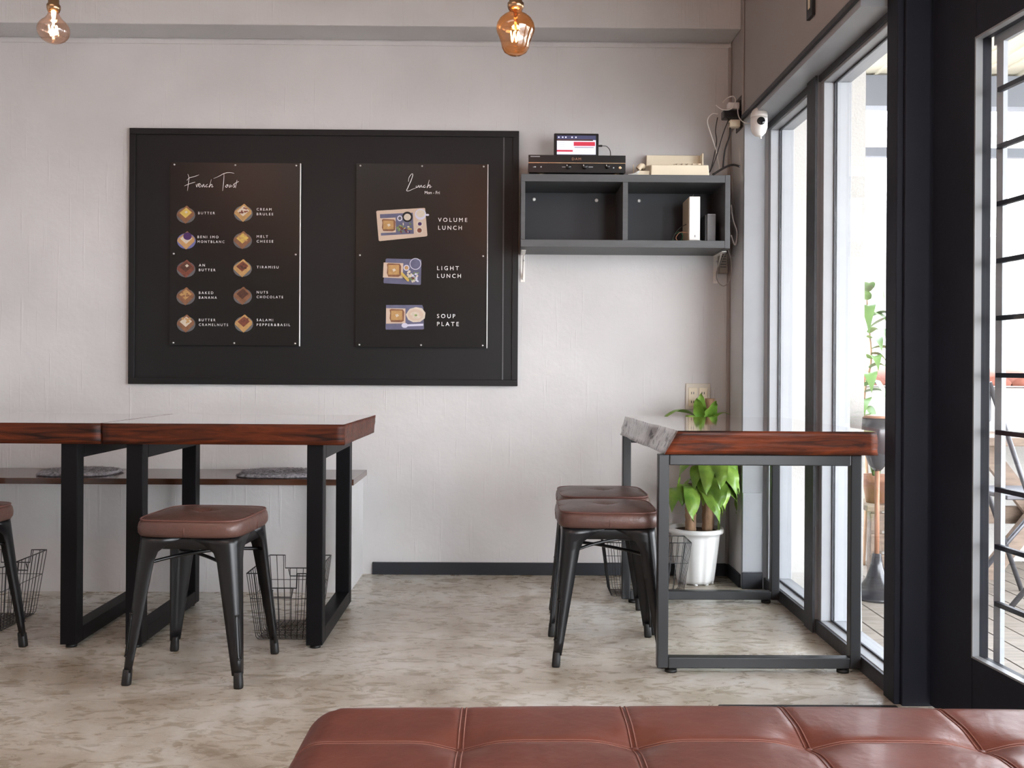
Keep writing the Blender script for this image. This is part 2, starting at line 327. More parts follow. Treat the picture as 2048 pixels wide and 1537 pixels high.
for k in range(-4, 6):
    b = MB(); z = .937+.1463*k; dbox(b, G0+.03, G1, .040, .052, z-.006, z+.006)
    b.build('grille_bar', M['post'], dr)
b = MB(); b.box((1.19, -1.6, 2.012), (1.25, 2.67, 2.031)); b.build('trim_12', M['post'], kind=S)
tag(box('door_mat', (.60, 2.0, 0.0), (1.10, 2.65, .012), M['mat_'], bevel=.004), 'thin black door mat on the floor inside the dark door', 'mat')

# ------------------------------------------------------------------ outside
b = MB()
for i in range(60):
    x = 1.29+i*.105
    b.box((x, -1.0, -.06), (x+.098, 6.0, -.03))
b.build('deck', M['deck'], kind=S)
box('ground', (1.25, -3, -.14), (12, 12, -.062), M['stucco'], kind=S)
box('wall_outside_stucco', (1.25, 4.22, -.06), (1.60, 4.5, 2.6), M['stucco'], kind=S).name = 'wall_outside'
box('wall_outside_low', (1.60, 4.85, -.06), (6, 5.05, .86), M['stucco'], kind=S).name = 'wall_outside'
b = MB()
for i in range(28):
    x = 1.60+i*.16
    b.rings([[Vector((x+.08+.085*math.cos(q), y, .87+zz+.05*math.sin(q))) for q in [math.pi*k/8 for k in range(9)]] for y, zz in ((4.78, 0), (4.95, .05), (5.10, 0))], smooth=True)
b.build('trim_13', M['tile'], kind=S)
box('wall_outside_far', (1.8, 6.6, -.06), (7, 6.8, 1.88), M['stone'], kind=S).name = 'wall_outside'
b = MB(); b.box((1.26, -1.6, 2.40), (4.2, 4.75, 2.43))
for k in range(28): b.box((1.30+k*.1, -1.6, 2.392), (1.312+k*.1, 4.75, 2.40))
b.build('ceiling_outside', M['soffit'], kind=S)
b = MB(); b.box((1.6, 4.63, 2.24), (4.4, 4.72, 2.39)); b.build('trim_14', M['beam'], kind=S)
b = MB(); b.box((1.6, 4.66, 2.0), (4.4, 4.70, 2.045)); b.build('trim_15', M['beam'], kind=S)
b = MB(); b.box((4.1, 4.62, -.06), (4.22, 4.74, 2.39)); b.build('trim_16', M['beam'], kind=S)
tag(MB().hexa([(1.245, 3.43, -.03), (1.30, 3.43, -.03), (1.30, 3.55, -.03), (1.245, 3.55, -.03), (1.245, 3.43, .66), (1.285, 3.43, .70), (1.285, 3.55, .70), (1.245, 3.55, .66)]).build('painted_board', M['peel'], bevel=.003),
    'peeling pale blue painted board outside behind the window mullion', 'board')
# garden torch
p = at(1753, 1196, Z=-.03)
t = thing('garden_torch', (p.x, p.y, -.03), 'black smoked cup garden torch on a thin pole outside the window', 'torch')
c = (p.x, p.y, 0)
MB().lathe([(.105, -.03), (.105, -.018), (.08, .0), (.045, .05), (.026, .11), (.018, .16)], c, 28).build('base', M['torch'], t)
MB().tube([(p.x, p.y, .155), (p.x, p.y, .52)], .010, 12).build('pole', M['copper'], t)
MB().lathe([(.014, .515), (.035, .54), (.058, .60), (.066, .68), (.062, .74)], c, 28).build('cup', M['torch'], t)
MB().lathe([(.063, .742), (.05, .752), (.02, .756)], c, 28).build('rim', M['copper'], t)
# planter crate and pots
t = thing('wooden_crate', (1.89, 4.5, -.03), 'grey weathered wooden crate under the terracotta pots outside', 'crate')
for i in range(3): box('slat', (1.68, 4.34, .02+i*.095), (2.10, 4.36, .10+i*.095), M['dwood'], t, bevel=.003)
for x in (1.69, 2.04): box('post', (x, 4.36, -.03), (x+.05, 4.41, .30), M['dwood'], t)
box('top_board', (1.66, 4.33, .30), (2.12, 4.58, .325), M['dwood'], t, bevel=.003)
def outpot(x, y, z, r, h, lab, m='terra'):
    t = thing('flower_pot', (x, y, z), lab, 'flower pot', 'pots on the outdoor crate')
    MB().lathe([(r*.7, 0), (r*.95, h*.75), (r*1.05, h*.76), (r*1.08, h), (r*.95, h), (r*.9, h*.85)], (x, y, z), 24, cap1=True).build('pot', M[m], t)
    b = MB(); g = random.Random(int(x*1000))
    for k in range(26):
        a = g.uniform(0, 6.28); L = g.uniform(.10, .24); o = g.uniform(.01, .045)
        leafblade(b, Vector((x, y, z+h*.85)), a, L, o, .018, n=5)
    b.build('foliage', M['leafo'], t)
def leafblade(b, base, ang, rise, out, w, droop=0, n=8, curl=0, tip=.6):
    d = Vector((math.cos(ang), math.sin(ang), 0)); sd = Vector((-math.sin(ang), math.cos(ang), 0)); vs = []; fs = []
    for i in range(n+1):
        t = i/n; c = base+d*out*(t+.15*math.sin(t*3))+Vector((0, 0, rise*t-droop*t*t))
        ww = w*math.sin(math.pi*min(1, (t*.93+.07)**tip)) if t < 1 else 0.0005
        wv = curl*math.sin(t*9+ang*3)*w
        vs += [c-sd*ww+Vector((0, 0, ww*.35+wv)), c, c+sd*ww+Vector((0, 0, ww*.35-wv))]
    for i in range(n): a = i*3; fs += [(a, a+1, a+4, a+3), (a+1, a+2, a+5, a+4)]
    b.add(vs, fs, 0, True)
outpot(1.745, 4.45, .325, .062, .13, 'terracotta flower pot on the crate, directly behind the black torch')
outpot(1.90, 4.47, .325, .065, .15, 'terracotta flower pot on the crate, right of the black torch')
outpot(2.045, 4.47, .325, .055, .14, 'terracotta flower pot at the far right end of the crate')
# tall leafy plant outside
t = thing('leafy_shrub', (1.80, 4.72, -.03), 'tall thin shrub with broad pale green leaves outside the second window', 'shrub')
st = smooth_path([(1.80, 4.74, -.03), (1.81, 4.73, .4), (1.79, 4.72, .8), (1.82, 4.71, 1.0), (1.80, 4.70, 1.2), (1.79, 4.70, 1.36)])
MB().tube(st, .009, 8, r1=.004).build('stem', M['trunk'], t)
g = random.Random(3)
for k in range(20):
    b = MB(); z = .72+k*.034; q = min(st, key=lambda s: abs(s.z-z)); leafblade(b, q, g.uniform(-2.6, 0), g.uniform(.0, .12), g.uniform(.07, .12), .036, droop=g.uniform(.05, .16), n=8); b.build('leaf', M['leafo'], t)
# folding chair & bench frame seen through the door
t = thing('folding_chair', (2.3, 4.0, -.03), 'black metal folding chair standing on the deck outside the door', 'chair')
fr = lambda pts, r, nm: MB().tube(pts, r, 8).build(nm, M['steel'], t)
for y in (3.85, 4.2):
    fr([(1.97, y, .90), (2.30, y, -.03)], .011, 'leg'); fr([(2.45, y, .44), (2.05, y, -.03)], .011, 'leg')
box('seat', (2.05, 3.86, .42), (2.45, 4.19, .44), M['steel'], t, bevel=.004)
box('backrest', (1.955, 3.86, .74), (1.985, 4.19, .90), M['steel'], t, bevel=.004)
t = thing('picnic_bench', (2.7, 4.4, -.03), 'brown timber picnic table with crossed legs behind the folding chair', 'table')
box('tabletop', (2.22, 4.35, .60), (3.6, 4.78, .64), M['dwood'], t, bevel=.004)
for s in (0, 1):
    MB().hexa([(2.2+.5*s, 4.42+.04*s, -.03), (2.3+.5*s, 4.42+.04*s, -.03), (2.3+.5*s, 4.45+.04*s, -.03), (2.2+.5*s, 4.45+.04*s, -.03)] +
              [(2.7-.5*s, 4.42+.04*s, .60), (2.8-.5*s, 4.42+.04*s, .60), (2.8-.5*s, 4.45+.04*s, .60), (2.7-.5*s, 4.45+.04*s, .60)]).build('leg', M['dwood'], t)
box('rail', (2.22, 4.50, .22), (3.6, 4.54, .30), M['dwood'], t)
# ------------------------------------------------------------------ text
def text(s, u0, v0, u1, v1, Y, m, parent, name='lettering', space=1.5):
    cu = bpy.data.curves.new('t', 'FONT'); cu.body = s; cu.size = 1; cu.space_character = space; cu.resolution_u = 3
    o = bpy.data.objects.new('t', cu); COL.objects.link(o); bpy.context.view_layer.update()
    dg = bpy.context.evaluated_depsgraph_get(); me = bpy.data.meshes.new_from_object(o.evaluated_get(dg))
    bpy.data.objects.remove(o); bpy.data.curves.remove(cu)
    xs = [v.co.x for v in me.vertices]; ys = [v.co.y for v in me.vertices]
    a, c, d = at(u0, v0, Y=Y), at(u1, v0, Y=Y), at(u0, v1, Y=Y); off = ORI[parent]
    sx_ = (c.x-a.x)/(max(xs)-min(xs)); sz = (a.z-d.z)/(max(ys)-min(ys))
    for v in me.vertices: v.co = Vector((a.x+(v.co.x-min(xs))*sx_, Y, d.z+(v.co.y-min(ys))*sz))-off
    me.materials.clear(); me.materials.append(m)
    o = bpy.data.objects.new(name, me); COL.objects.link(o); o.parent = parent; ORI[o] = off; return o
# ------------------------------------------------------------------ menu backboard
BX0, BX1, BZ0, BZ1 = -1.711, .058, .864, 2.027
t = thing('display_board', (-.83, D-.02, BZ0), 'large black painted wooden board on the back wall holding both menus', 'board')
box('panel', (BX0+.01, D-.018, BZ0+.01), (BX1-.01, D-.001, BZ1-.01), M['black'], t)
w = .028
for a, c in [((BX0, BZ0), (BX1, BZ0+w)), ((BX0, BZ1-w), (BX1, BZ1)), ((BX0, BZ0+w), (BX0+w, BZ1-w)), ((BX1-w, BZ0+w), (BX1, BZ1-w))]:
    box('frame_strip', (a[0], D-.026, a[1]), (c[0], D-.001, c[1]), M['black'], t, bevel=.0015)
box('panel_seam', (BX1-.072, D-.0215, BZ0+w), (BX1-.066, D-.018, BZ1-w), M['frameboard'], t)
YB = D-.036
def menu(name, u0, v0, u1, v1, lab):
    a, c = at(u0, v0, Y=YB), at(u1, v1, Y=YB)
    t = thing(name, (a.x, YB, c.z), lab, 'menu board')
    box('panel', (a.x, YB, c.z), (c.x, D-.027, a.z), M['panel'], t)
    box('edge', (c.x, YB+.0002, c.z-.002), (c.x+.0035, D-.027, a.z), M['paneledge'], t)
    for fx in (.03, .5, .97):
        for fz in (.012, .5, .988):
            if fx == .5 and fz == .5: continue
            x = a.x+(c.x-a.x)*fx; z = c.z+(a.z-c.z)*fz
            MB().lathe([(.0045, -.001), (.0045, .002), (.002, .0035)], (x, YB, z), 12, axis='Y').build('screw', M['screw'], t)
    return t
def poly(b, pts, mi, k):
    b.add([at(u, v, Y=YB-.0006-.0004*k) for u, v in pts], [tuple(range(len(pts)))], mi)
def ell(cx, cy, rx, ry, n=28, rot=0): return [(cx+rx*math.cos(q)*math.cos(rot)-ry*math.sin(q)*math.sin(rot), cy+rx*math.cos(q)*math.sin(rot)+ry*math.sin(q)*math.cos(rot)) for q in [2*math.pi*i/n for i in range(n)]]
def script(parent, strokes, ox, oy, k, w=.0022):
    b = MB()
    for s in strokes:
        P = smooth_path([at(ox+x/k, oy+y/k, Y=YB-.001) for x, y in s], 6); n = len(P)
        L = []
        for i, p in enumerate(P):
            tt = (P[min(i+1, n-1)]-P[max(i-1, 0)]).normalized(); sd = Vector((-tt.z, 0, tt.x))
            ww = w*(.35+.65*math.sin(math.pi*min(1, max(0, i/(n-1)*.9+.05))))*.5
            L.append((p-sd*ww, p+sd*ww))
        b.add([q for pr in L for q in pr], [(2*i, 2*i+1, 2*i+3, 2*i+2) for i in range(n-1)])
    b.build('script_lettering', M['print'], parent)
t = menu('menu_board', 341, 325, 598, 692, 'black menu panel on the left headed French Toast with ten toast pictures')
K = 2.845
script(t, [[(386, 308), (392, 330), (388, 370), (384, 404)], [(380, 345), (395, 330), (425, 322), (450, 312)], [(366, 376), (395, 364), (428, 354)],
 [(432, 366), (437, 382), (441, 366), (449, 364)], [(447, 376), (458, 368), (452, 362), (446, 374), (455, 383), (466, 370)], [(466, 370), (468, 383), (476, 366), (480, 382), (486, 376)],
 [(500, 366), (490, 372), (491, 382), (504, 378)], [(520, 338), (512, 368), (507, 384), (518, 368), (524, 370), (522, 383), (532, 378)],
 [(532, 334), (560, 322), (595, 304), (625, 300), (650, 304)], [(592, 306), (590, 350), (584, 404)],
 [(608, 370), (600, 378), (606, 384), (613, 374), (607, 369), (618, 370)], [(630, 368), (620, 376), (624, 384), (633, 372), (634, 383)], [(640, 380), (648, 366), (652, 378), (645, 385), (656, 380)],
 [(666, 342), (660, 370), (657, 388)], [(646, 366), (660, 358), (676, 350)]], 240, 240, K)
items = [(375, 535, 'BUTTER', None, 445, 540, 'plate', 'crust', 'butter', None), (702, 525, 'CREAM', 'BRULEE', 778, 872, 'plate', 'toast', 'creamc', 'redp'),
 (378, 682, 'BENI IMO', 'MONTBLANC', 441, 594, 'plateb', 'toast', 'creamc', 'purple'), (698, 680, 'MELT', 'CHEESE', 778, 872, 'plate', 'crust', 'butter', 'toast'),
 (376, 843, 'AN', 'BUTTER', 449, 543, 'plate', 'redp', 'choco', 'creamc'), (697, 840, 'TIRAMISU', None, 778, 902, 'plate', 'toast', 'redp', 'choco'),
 (374, 1000, 'BAKED', 'BANANA', 449, 551, 'plate', 'crust', 'toast', 'crust'), (698, 997, 'NUTS', 'CHOCOLATE', 778, 928, 'plate', 'crust', 'choco', 'choco'),
 (376, 1155, 'BUTTER', 'CRAMELNUTS', 449, 615, 'plate', 'crust', 'creamc', 'toast'), (705, 1155, 'SALAMI', 'PEPPER&BASIL', 778, 968, 'plate', 'toast', 'redp', 'redp')]
WID = {'CREAM': 862, 'BRULEE': 872, 'BENI IMO': 560, 'MONTBLANC': 594, 'MELT': 842, 'CHEESE': 872, 'AN': 483, 'BUTTER': 543, 'BAKED': 531, 'BANANA': 551, 'NUTS': 841, 'CHOCOLATE': 928, 'CRAMELNUTS': 615, 'SALAMI': 871, 'PEPPER&BASIL': 968, 'TIRAMISU': 902}
for cx, cy, a, c, x0, x1, pl, cr, tp, dot in items:
    b = MB(); T = lambda pts: [(240+(cx+x)/K, 240+(cy+y)/K) for x, y in pts]
    poly(b, T(ell(0, 8, 53, 45)), 0, 0)
    poly(b, T([(-50, -4), (-4, 40), (0, 52), (-2, 56), (-52, 8)]), 1, 1); poly(b, T([(-2, 40), (46, -2), (46, 10), (-2, 56)]), 1, 1)
    poly(b, T([(-50, -6), (-36, -16), (2, -46), (8, -46), (46, -8), (46, 0), (0, 40), (-6, 38)]), 1, 2)
    poly(b, T([(-36, -6), (2, -36), (34, -8), (-2, 24)]), 2, 3)
    if dot: 
        g = random.Random(cx+cy)
        if dot == 'purple': poly(b, T(ell(6, -20, 24, 22)), 3, 4)
        elif tp == 'choco' and dot == 'creamc': poly(b, T([(-6, -14), (6, -22), (16, -12), (4, -3)]), 3, 4)
        else:
            for k in range(7): poly(b, T(ell(g.uniform(-20, 22), g.uniform(-24, 8), g.uniform(4, 9), g.uniform(3, 7), 10)), 3, 4+k)
    else: poly(b, T([(-8, -10), (2, -18), (12, -10), (2, -2)]), 3, 4)
    b.build('toast_picture', [M[pl], M[cr], M[tp], M[dot or 'creamc']], t)
    hh = 14
    xa = 240+x0/K
    e1 = x1 if c is None else WID[a]
    if a == 'BUTTER' and c is None: e1 = 540
    yc = cy-(0 if c is None else 14)-(5 if c is None else 2)
    yc += 3 if cx > 600 and c is None else 0
    text(a, xa, 240+(yc-hh/2)/K, 240+e1/K, 240+(yc+hh/2)/K, YB-.001, M['print'], t, 'caption')
    if c: text(c, xa, 240+(yc+27-hh/2)/K, 240+(WID[c] if c != 'BUTTER' else 543)/K, 240+(yc+27+hh/2)/K, YB-.001, M['print'], t, 'caption')
t = menu('menu_board', 713, 327, 973, 696, 'black menu panel on the right headed Lunch with three meal pictures')
script(t, [[(503, 352), (506, 330), (520, 309), (528, 312), (518, 345), (500, 385), (493, 402), (505, 404), (528, 394), (548, 386)],
 [(548, 374), (547, 384), (556, 382), (560, 372), (560, 384)], [(566, 372), (567, 385), (576, 372), (580, 384), (586, 380)], [(600, 371), (590, 376), (591, 385), (604, 380)],
 [(622, 342), (614, 372), (609, 387), (620, 371), (627, 374), (624, 386), (636, 378)]], 640, 240, K, .0026)
text('Mon - Fri', 640+596/K, 240+405/K, 640+681/K, 240+422/K, YB-.001, M['print'], t, 'caption', 1.0)
for s, x0, x1, y0 in [('VOLUME', 672, 838, 557), ('LUNCH', 673, 807, 602), ('LIGHT', 667, 790, 832), ('LUNCH', 667, 802, 876), ('SOUP', 666, 770, 1105), ('PLATE', 666, 790, 1150)]:
    text(s, 640+x0/K, 240+y0/K, 640+x1/K, 240+(y0+23)/K, YB-.001, M['print'], t, 'caption')
def LP(pts): return [(640+x/K, 240+y/K) for x, y in pts]
names = ['board', 'navy', 'crust', 'butter', 'creamc', 'black', 'lav', 'salad', 'redp', 'purple', 'toast', 'plate']
ms = [M[n] for n in names]; I = {n: i for i, n in enumerate(names)}
def toast(b, x, y, w, h, k):
    poly(b, LP([(x, y+3), (x+w*.1, y-2), (x+w*.9, y+1), (x+w, y+h*.2), (x+w*.97, y+h*.9), (x+w*.8, y+h), (x+w*.1, y+h*.98), (x, y+h*.7), (x+w*.04, y+h*.3)]), I['crust'], k)
    poly(b, LP([(x+w*.1, y+h*.1), (x+w*.85, y+h*.1), (x+w*.86, y+h*.82), (x+w*.1, y+h*.84)]), I['toast'], k+1)
    poly(b, LP([(x+w*.38, y+h*.42), (x+w*.55, y+h*.36), (x+w*.64, y+h*.5), (x+w*.46, y+h*.62)]), I['creamc'], k+2)
b = MB(); g = random.Random(5)
poly(b, LP([(320, 522), (326, 517), (592, 501), (598, 503), (611, 658), (605, 663), (340, 690), (334, 686)]), 0, 0)
poly(b, LP([(341, 537), (528, 528), (534, 648), (347, 659)]), I['navy'], 1); poly(b, LP([(341, 560), (430, 556), (432, 640), (345, 644)]), I['board'], 2); toast(b, 352, 566, 78, 68, 3)
poly(b, LP(ell(497, 552, 30, 30)), I['black'], 2); poly(b, LP(ell(497, 553, 20, 19)), I['creamc'], 3); poly(b, LP(ell(454, 560, 15, 16)), I['lav'], 2); poly(b, LP(ell(454, 560, 9, 10)), I['plate'], 3)
poly(b, LP(ell(572, 538, 32, 31)), I['lav'], 3); poly(b, LP(ell(572, 534, 25, 21)), I['creamc'], 4); poly(b, LP(ell(612, 541, 9, 6)), I['lav'], 2)
poly(b, LP(ell(568, 590, 19, 19)), I['creamc'], 3); poly(b, LP(ell(568, 592, 11, 10)), I['purple'], 4); poly(b, LP(ell(566, 628, 20, 20)), I['creamc'], 3); poly(b, LP(ell(566, 629, 13, 13)), I['redp'], 4)
for k in range(26): poly(b, LP(ell(g.uniform(440, 520), g.uniform(590, 640), g.uniform(4, 10), g.uniform(3, 7), 9, g.uniform(0, 3))), I[g.choice(['salad', 'creamc', 'butter', 'purple', 'redp', 'salad'])], 5+k*.3)
b.build('meal_picture', ms, t)
b = MB(); poly(b, LP([(374, 793), (380, 789), (572, 794), (577, 800), (574, 936), (568, 940), (365, 930), (361, 925)]), I['navy'], 0)
poly(b, LP([(362, 812), (474, 816), (470, 902), (358, 897)]), I['board'], 1); toast(b, 380, 818, 82, 76, 2)
poly(b, LP(ell(543, 820, 33, 33)), I['lav'], 2); poly(b, LP(ell(543, 820, 29, 29)), I['navy'], 3); poly(b, LP(ell(492, 842, 17, 17)), I['lav'], 2); poly(b, LP(ell(492, 842, 11, 11)), I['toast'], 3)
for k in range(30): poly(b, LP(ell(g.uniform(500, 556), g.uniform(862, 920), g.uniform(5, 10), g.uniform(3, 7), 9, g.uniform(0, 3))), I[g.choice(['creamc', 'creamc', 'lav', 'salad', 'creamc'])], 4+k*.3)
for k in range(4): poly(b, LP(ell(470+k*9, 880+k*9, 15, 8, 12, 1)), I['butter'], 14+k*.3)
poly(b, LP(ell(530, 902, 8, 6)), I['redp'], 16)
b.build('meal_picture', ms, t)
b = MB(); poly(b, LP([(376, 1054), (582, 1054), (588, 1070), (592, 1190), (586, 1193), (376, 1194), (373, 1190)]), I['navy'], 0)
poly(b, LP([(376, 1072), (486, 1074), (486, 1158), (376, 1160)]), I['board'], 1); toast(b, 396, 1078, 84, 74, 2)
poly(b, LP([(488, 1108), (510, 1076), (545, 1066), (580, 1072), (600, 1098), (596, 1130), (570, 1150), (530, 1152), (502, 1138)]), I['creamc'], 2)
poly(b, LP(ell(544, 1110, 44, 33)), I['board'], 3); poly(b, LP(ell(540, 1105, 26, 12)), I['creamc'], 4); poly(b, LP(ell(550, 1122, 24, 10)), I['creamc'], 4); poly(b, LP(ell(545, 1112, 8, 6)), I['salad'], 5)
poly(b, LP(ell(482, 1170, 18, 14)), I['lav'], 3); poly(b, LP([(492, 1164), (588, 1160), (588, 1172), (492, 1176)]), I['lav'], 4)
b.build('meal_picture', ms, t)

# ------------------------------------------------------------------ wall shelf with brackets
SX0, SX1, SZ0, SZ1, SY = .064, .962, 1.467, 1.780, 4.07
t = thing('wall_shelf', (.51, 4.2, SZ0), 'charcoal painted two compartment shelf unit fixed beside the menu board', 'shelf')
F_ = M['frameboard']
box('top_board', (SX0, SY, SZ1-.032), (SX1-.022, D-.001, SZ1), F_, t, bevel=.0015)
box('bottom_board', (SX0+.0, SY, SZ0), (SX1-.022, D-.001, SZ0+.032), F_, t, bevel=.0015)
box('side_panel', (SX1-.022, SY-.001, SZ0-.001), (SX1, D-.001, SZ1+.001), F_, t, bevel=.0015)
box('side_panel', (SX0, SY+.001, SZ0+.032), (SX0+.018, D-.001, SZ1-.032), F_, t, bevel=.0015)
xd = at(1250, 420, Y=4.08).x; box('divider', (xd-.011, SY+.002, SZ0+.032), (xd+.011, D-.001, SZ1-.032), F_, t, bevel=.0015)
box('back_panel', (SX0+.018, D-.012, SZ0+.032), (SX1-.022, D-.001, SZ1-.032), M['base'], t)
for u, v in [(1068, 399), (1193, 401), (1278, 402)]:
    p = at(u, v, Y=D-.013); MB().lathe([(.008, 0), (.008, .002), (.004, .004)], p, 14, axis='Y').build('screw_cap', M['white'], t)
for u in (1042, 1427):
    x = at(u, 540, Y=D).x; br = MB()
    br.box((x-.002, D-.004, 1.340), (x+.018, D-.0005, SZ0-.001)); br.box((x-.002, SY+.10, SZ0-.004), (x+.018, D-.004, SZ0-.0005))
    br.hexa([(x+.006, D-.006, 1.37), (x+.009, D-.006, 1.37), (x+.009, D-.004, 1.35), (x+.006, D-.004, 1.35), (x+.006, SY+.14, SZ0-.004), (x+.009, SY+.14, SZ0-.004), (x+.009, SY+.17, SZ0-.004), (x+.006, SY+.17, SZ0-.004)])
    br = br.build('bracket', M['bracket'], t, bevel=.0008)
    for z in (1.355, 1.44): MB().lathe([(.004, 0), (.004, .002)], (x+.013 if z > 1.4 else x+.008, D-.004, z), 10, axis='Y').build('screw', M['screw'], br)
# amplifier
a, c = at(1057, 310, Y=4.10), at(1251, 347, Y=4.10)
t = thing('amplifier', ((a.x+c.x)/2, 4.2, SZ1), 'wide black amplifier with small knobs and gold feet on the shelf', 'amplifier')
z0, z1 = SZ1+.012, a.z; zs = z0+(z1-z0)*.55
box('case', (a.x+.003, 4.11, z0), (c.x-.003, 4.335, z1-.002), M['blackp'], t, bevel=.002)
box('front_panel', (a.x, 4.098, zs+.002), (c.x, 4.11, z1), M['blackp'], t, bevel=.001)
box('lower_panel', (a.x, 4.10, z0), (c.x, 4.11, zs-.001), M['blackp'], t, bevel=.001)
box('accent_strip', (a.x, 4.097, zs-.001), (c.x, 4.10, zs+.0015), M['gold'], t)
for u, r in ((1137, .0115), (1170, .0115), (1215, .009)):
    p = at(u, 334, Y=4.10); k = MB().lathe([(r, 0), (r, .012), (r*.85, .015)], p, 24, axis='Y').build('knob', M['blackp'], t)
    box('pointer_mark', (p.x-r*.75, 4.0842, p.z+.001), (p.x-r*.5, 4.0848, p.z+.006), M['print'], k)
for u in (1070, 1082): MB().lathe([(.003, 0), (.003, .003)], at(u, 334, Y=4.10), 10, axis='Y').build('button', M['screw'], t)
MB().lathe([(.0065, 0), (.0065, .004), (.003, .004), (.003, .001)], at(1240, 336, Y=4.10), 16, axis='Y').build('headphone_jack', M['gold'], t)
MB().lathe([(.003, 0), (.003, .003)], at(1227, 336, Y=4.10), 10, axis='Y').build('button', M['screw'], t)
for u in (1082, 1231):
    for yy in (4.125, 4.31):
        p = at(u, 345, Y=4.125); MB().lathe([(.016, SZ1), (.018, SZ1+.004), (.018, z0+.002)], (p.x, yy, 0), 20).build('foot', M['gold'], t)
text('DAM', 1144, 315.5, 1162, 320.5, 4.0975, M['copper'], t, 'logo', 1.3)
box('maker_mark', (at(1061, 312, Y=4.0975).x, 4.0972, at(1061, 314, Y=4.0975).z), (at(1080, 312, Y=4.0975).x, 4.0979, at(1061, 312, Y=4.0975).z), M['greyp'], t)
for u0, u1 in ((1124, 1131), (1177, 1186), (1066, 1072)): box('control_mark', (at(u0, 333, Y=4.0995).x, 4.0992, at(u0, 335, Y=4.0995).z), (at(u1, 333, Y=4.0995).x, 4.0999, at(u0, 333.3, Y=4.0995).z), M['greyp'], t)
# tablet
p0, p1 = at(1108, 267, Y=4.17), at(1197, 318, Y=4.17)
t = thing('tablet', ((p0.x+p1.x)/2, 4.17, z1), 'small tablet with a red and white screen propped on the amplifier', 'tablet')
zt = z1-.002+.002
b = MB(); b.box((p0.x, 4.165, zt), (p1.x, 4.175, p0.z)); b.build('body', M['blackp'], t, bevel=.004)
q0, q1 = at(1114, 271, Y=4.1645), at(1191.5, 309.5, Y=4.1645)
b = MB(); fx = lambda f: q0.x+(q1.x-q0.x)*f; fz = lambda f: q0.z+(q1.z-q0.z)*f
def r_(x0, y0, x1, y1, mi, k): b.add([(fx(x0), 4.1644-k*.0002, fz(y0)), (fx(x1), 4.1644-k*.0002, fz(y0)), (fx(x1), 4.1644-k*.0002, fz(y1)), (fx(x0), 4.1644-k*.0002, fz(y1))], [(0, 1, 2, 3)], mi)
r_(0, 0, 1, 1, 0, 0); r_(0, 0, 1, .24, 2, 1); r_(0, .2, .93, .28, 3, 2); r_(.43, .33, .98, .55, 1, 1); r_(0, .76, .41, .86, 1, 1); r_(.45, .61, .95, .64, 3, 1)
for x in (.03, .13, .21, .37, .47): r_(x, .06, x+.035, .13, 0, 2)
for y in (.7, .78, .86): r_(.45, y, .9, y+.006, 2, 1)
for y in (.38, .48, .58): r_(.05, y, .2, y+.006, 2, 1)
b.build('screen', [M['scr'], M['scrr'], M['scrd'], M['choco']], t)
box('stand_clip', (p0.x-.014, 4.168, zt), (p0.x-.001, 4.185, zt+.016), M['blackp'], t, bevel=.001)
c0 = at(1199, 292, Y=4.17)
cb = thing('charging_cable', (c0.x, 4.17, c0.z), 'short black charging cable plugged into the side of the tablet', 'cable')
box('plug', (p1.x+.0005, 4.166, c0.z-.004), (p1.x+.016, 4.174, c0.z+.004), M['cable'], cb, bevel=.001)
MB().tube(smooth_path([(p1.x+.015, 4.17, c0.z), (p1.x+.035, 4.17, c0.z-.002), (p1.x+.052, 4.19, c0.z-.014), (p1.x+.057, 4.21, c0.z-.034), (p1.x+.06, 4.25, z1+.001)]), .0016, 8).build('cord', M['cable'], cb)
# telephone
a, c = at(1301, 330, Y=4.12), at(1418, 347, Y=4.12)
t = thing('telephone', (a.x, 4.2, SZ1), 'cream desk telephone with corded handset on the shelf', 'telephone')
MB().hexa([(a.x, 4.11, SZ1), (c.x, 4.11, SZ1), (c.x, 4.32, SZ1), (a.x, 4.32, SZ1), (a.x+.003, 4.115, a.z), (c.x-.003, 4.115, a.z), (c.x-.006, 4.30, a.z+.034), (a.x+.003, 4.30, a.z+.034)]).build('body', M['cream'], t, bevel=.004)
for i in range(5):
    for j in range(3):
        x = a.x+.12+i*.023; y = 4.15+j*.035; z = a.z+.034*(y-4.115)/.185
        box('key', (x, y, z-.004), (x+.015, y+.02, z+.008), M['creamd'], t, bevel=.001)
d0, d1 = at(1293, 310, Y=4.30), at(1403, 324, Y=4.30)
box('document_tray', (d0.x, 4.302, SZ1+.05), (d1.x, 4.312, d0.z), M['cream'], t, bevel=.003)
box('tray_side', (d1.x-.008, 4.25, SZ1+.045), (d1.x, 4.302, d0.z-.002), M['cream'], t, bevel=.002)
b = MB(); hx = at(1284, 330, Y=4.15).x
b.box((hx-.030, 4.13, SZ1), (a.x-.001, 4.30, SZ1+.030)); b.build('cradle', M['cream'], t, bevel=.004)
MB().tube(smooth_path([(hx-.02, 4.13, SZ1+.036), (hx-.008, 4.132, SZ1+.050), (hx+.006, 4.16, SZ1+.052), (hx+.006, 4.24, SZ1+.052), (hx+.0, 4.29, SZ1+.046)]), .012, 12).build('handset', M['creamd'], t)
box('antenna', (at(1267, 320, Y=4.25).x-.002, 4.25, SZ1), (at(1267, 320, Y=4.25).x+.003, 4.255, SZ1+.082), M['cream'], t, bevel=.001)
x0 = at(1255, 345, Y=4.12).x
pts = []
for k in range(170):
    s = k/169; q = s*2*math.pi*15; pts.append((x0+.004+s*.048, 4.125+.0055*math.cos(q), SZ1+.0075+.018*s*s+.0055*math.sin(q)))
MB().tube(pts, .0013, 6).build('coiled_cord', M['white'], t)
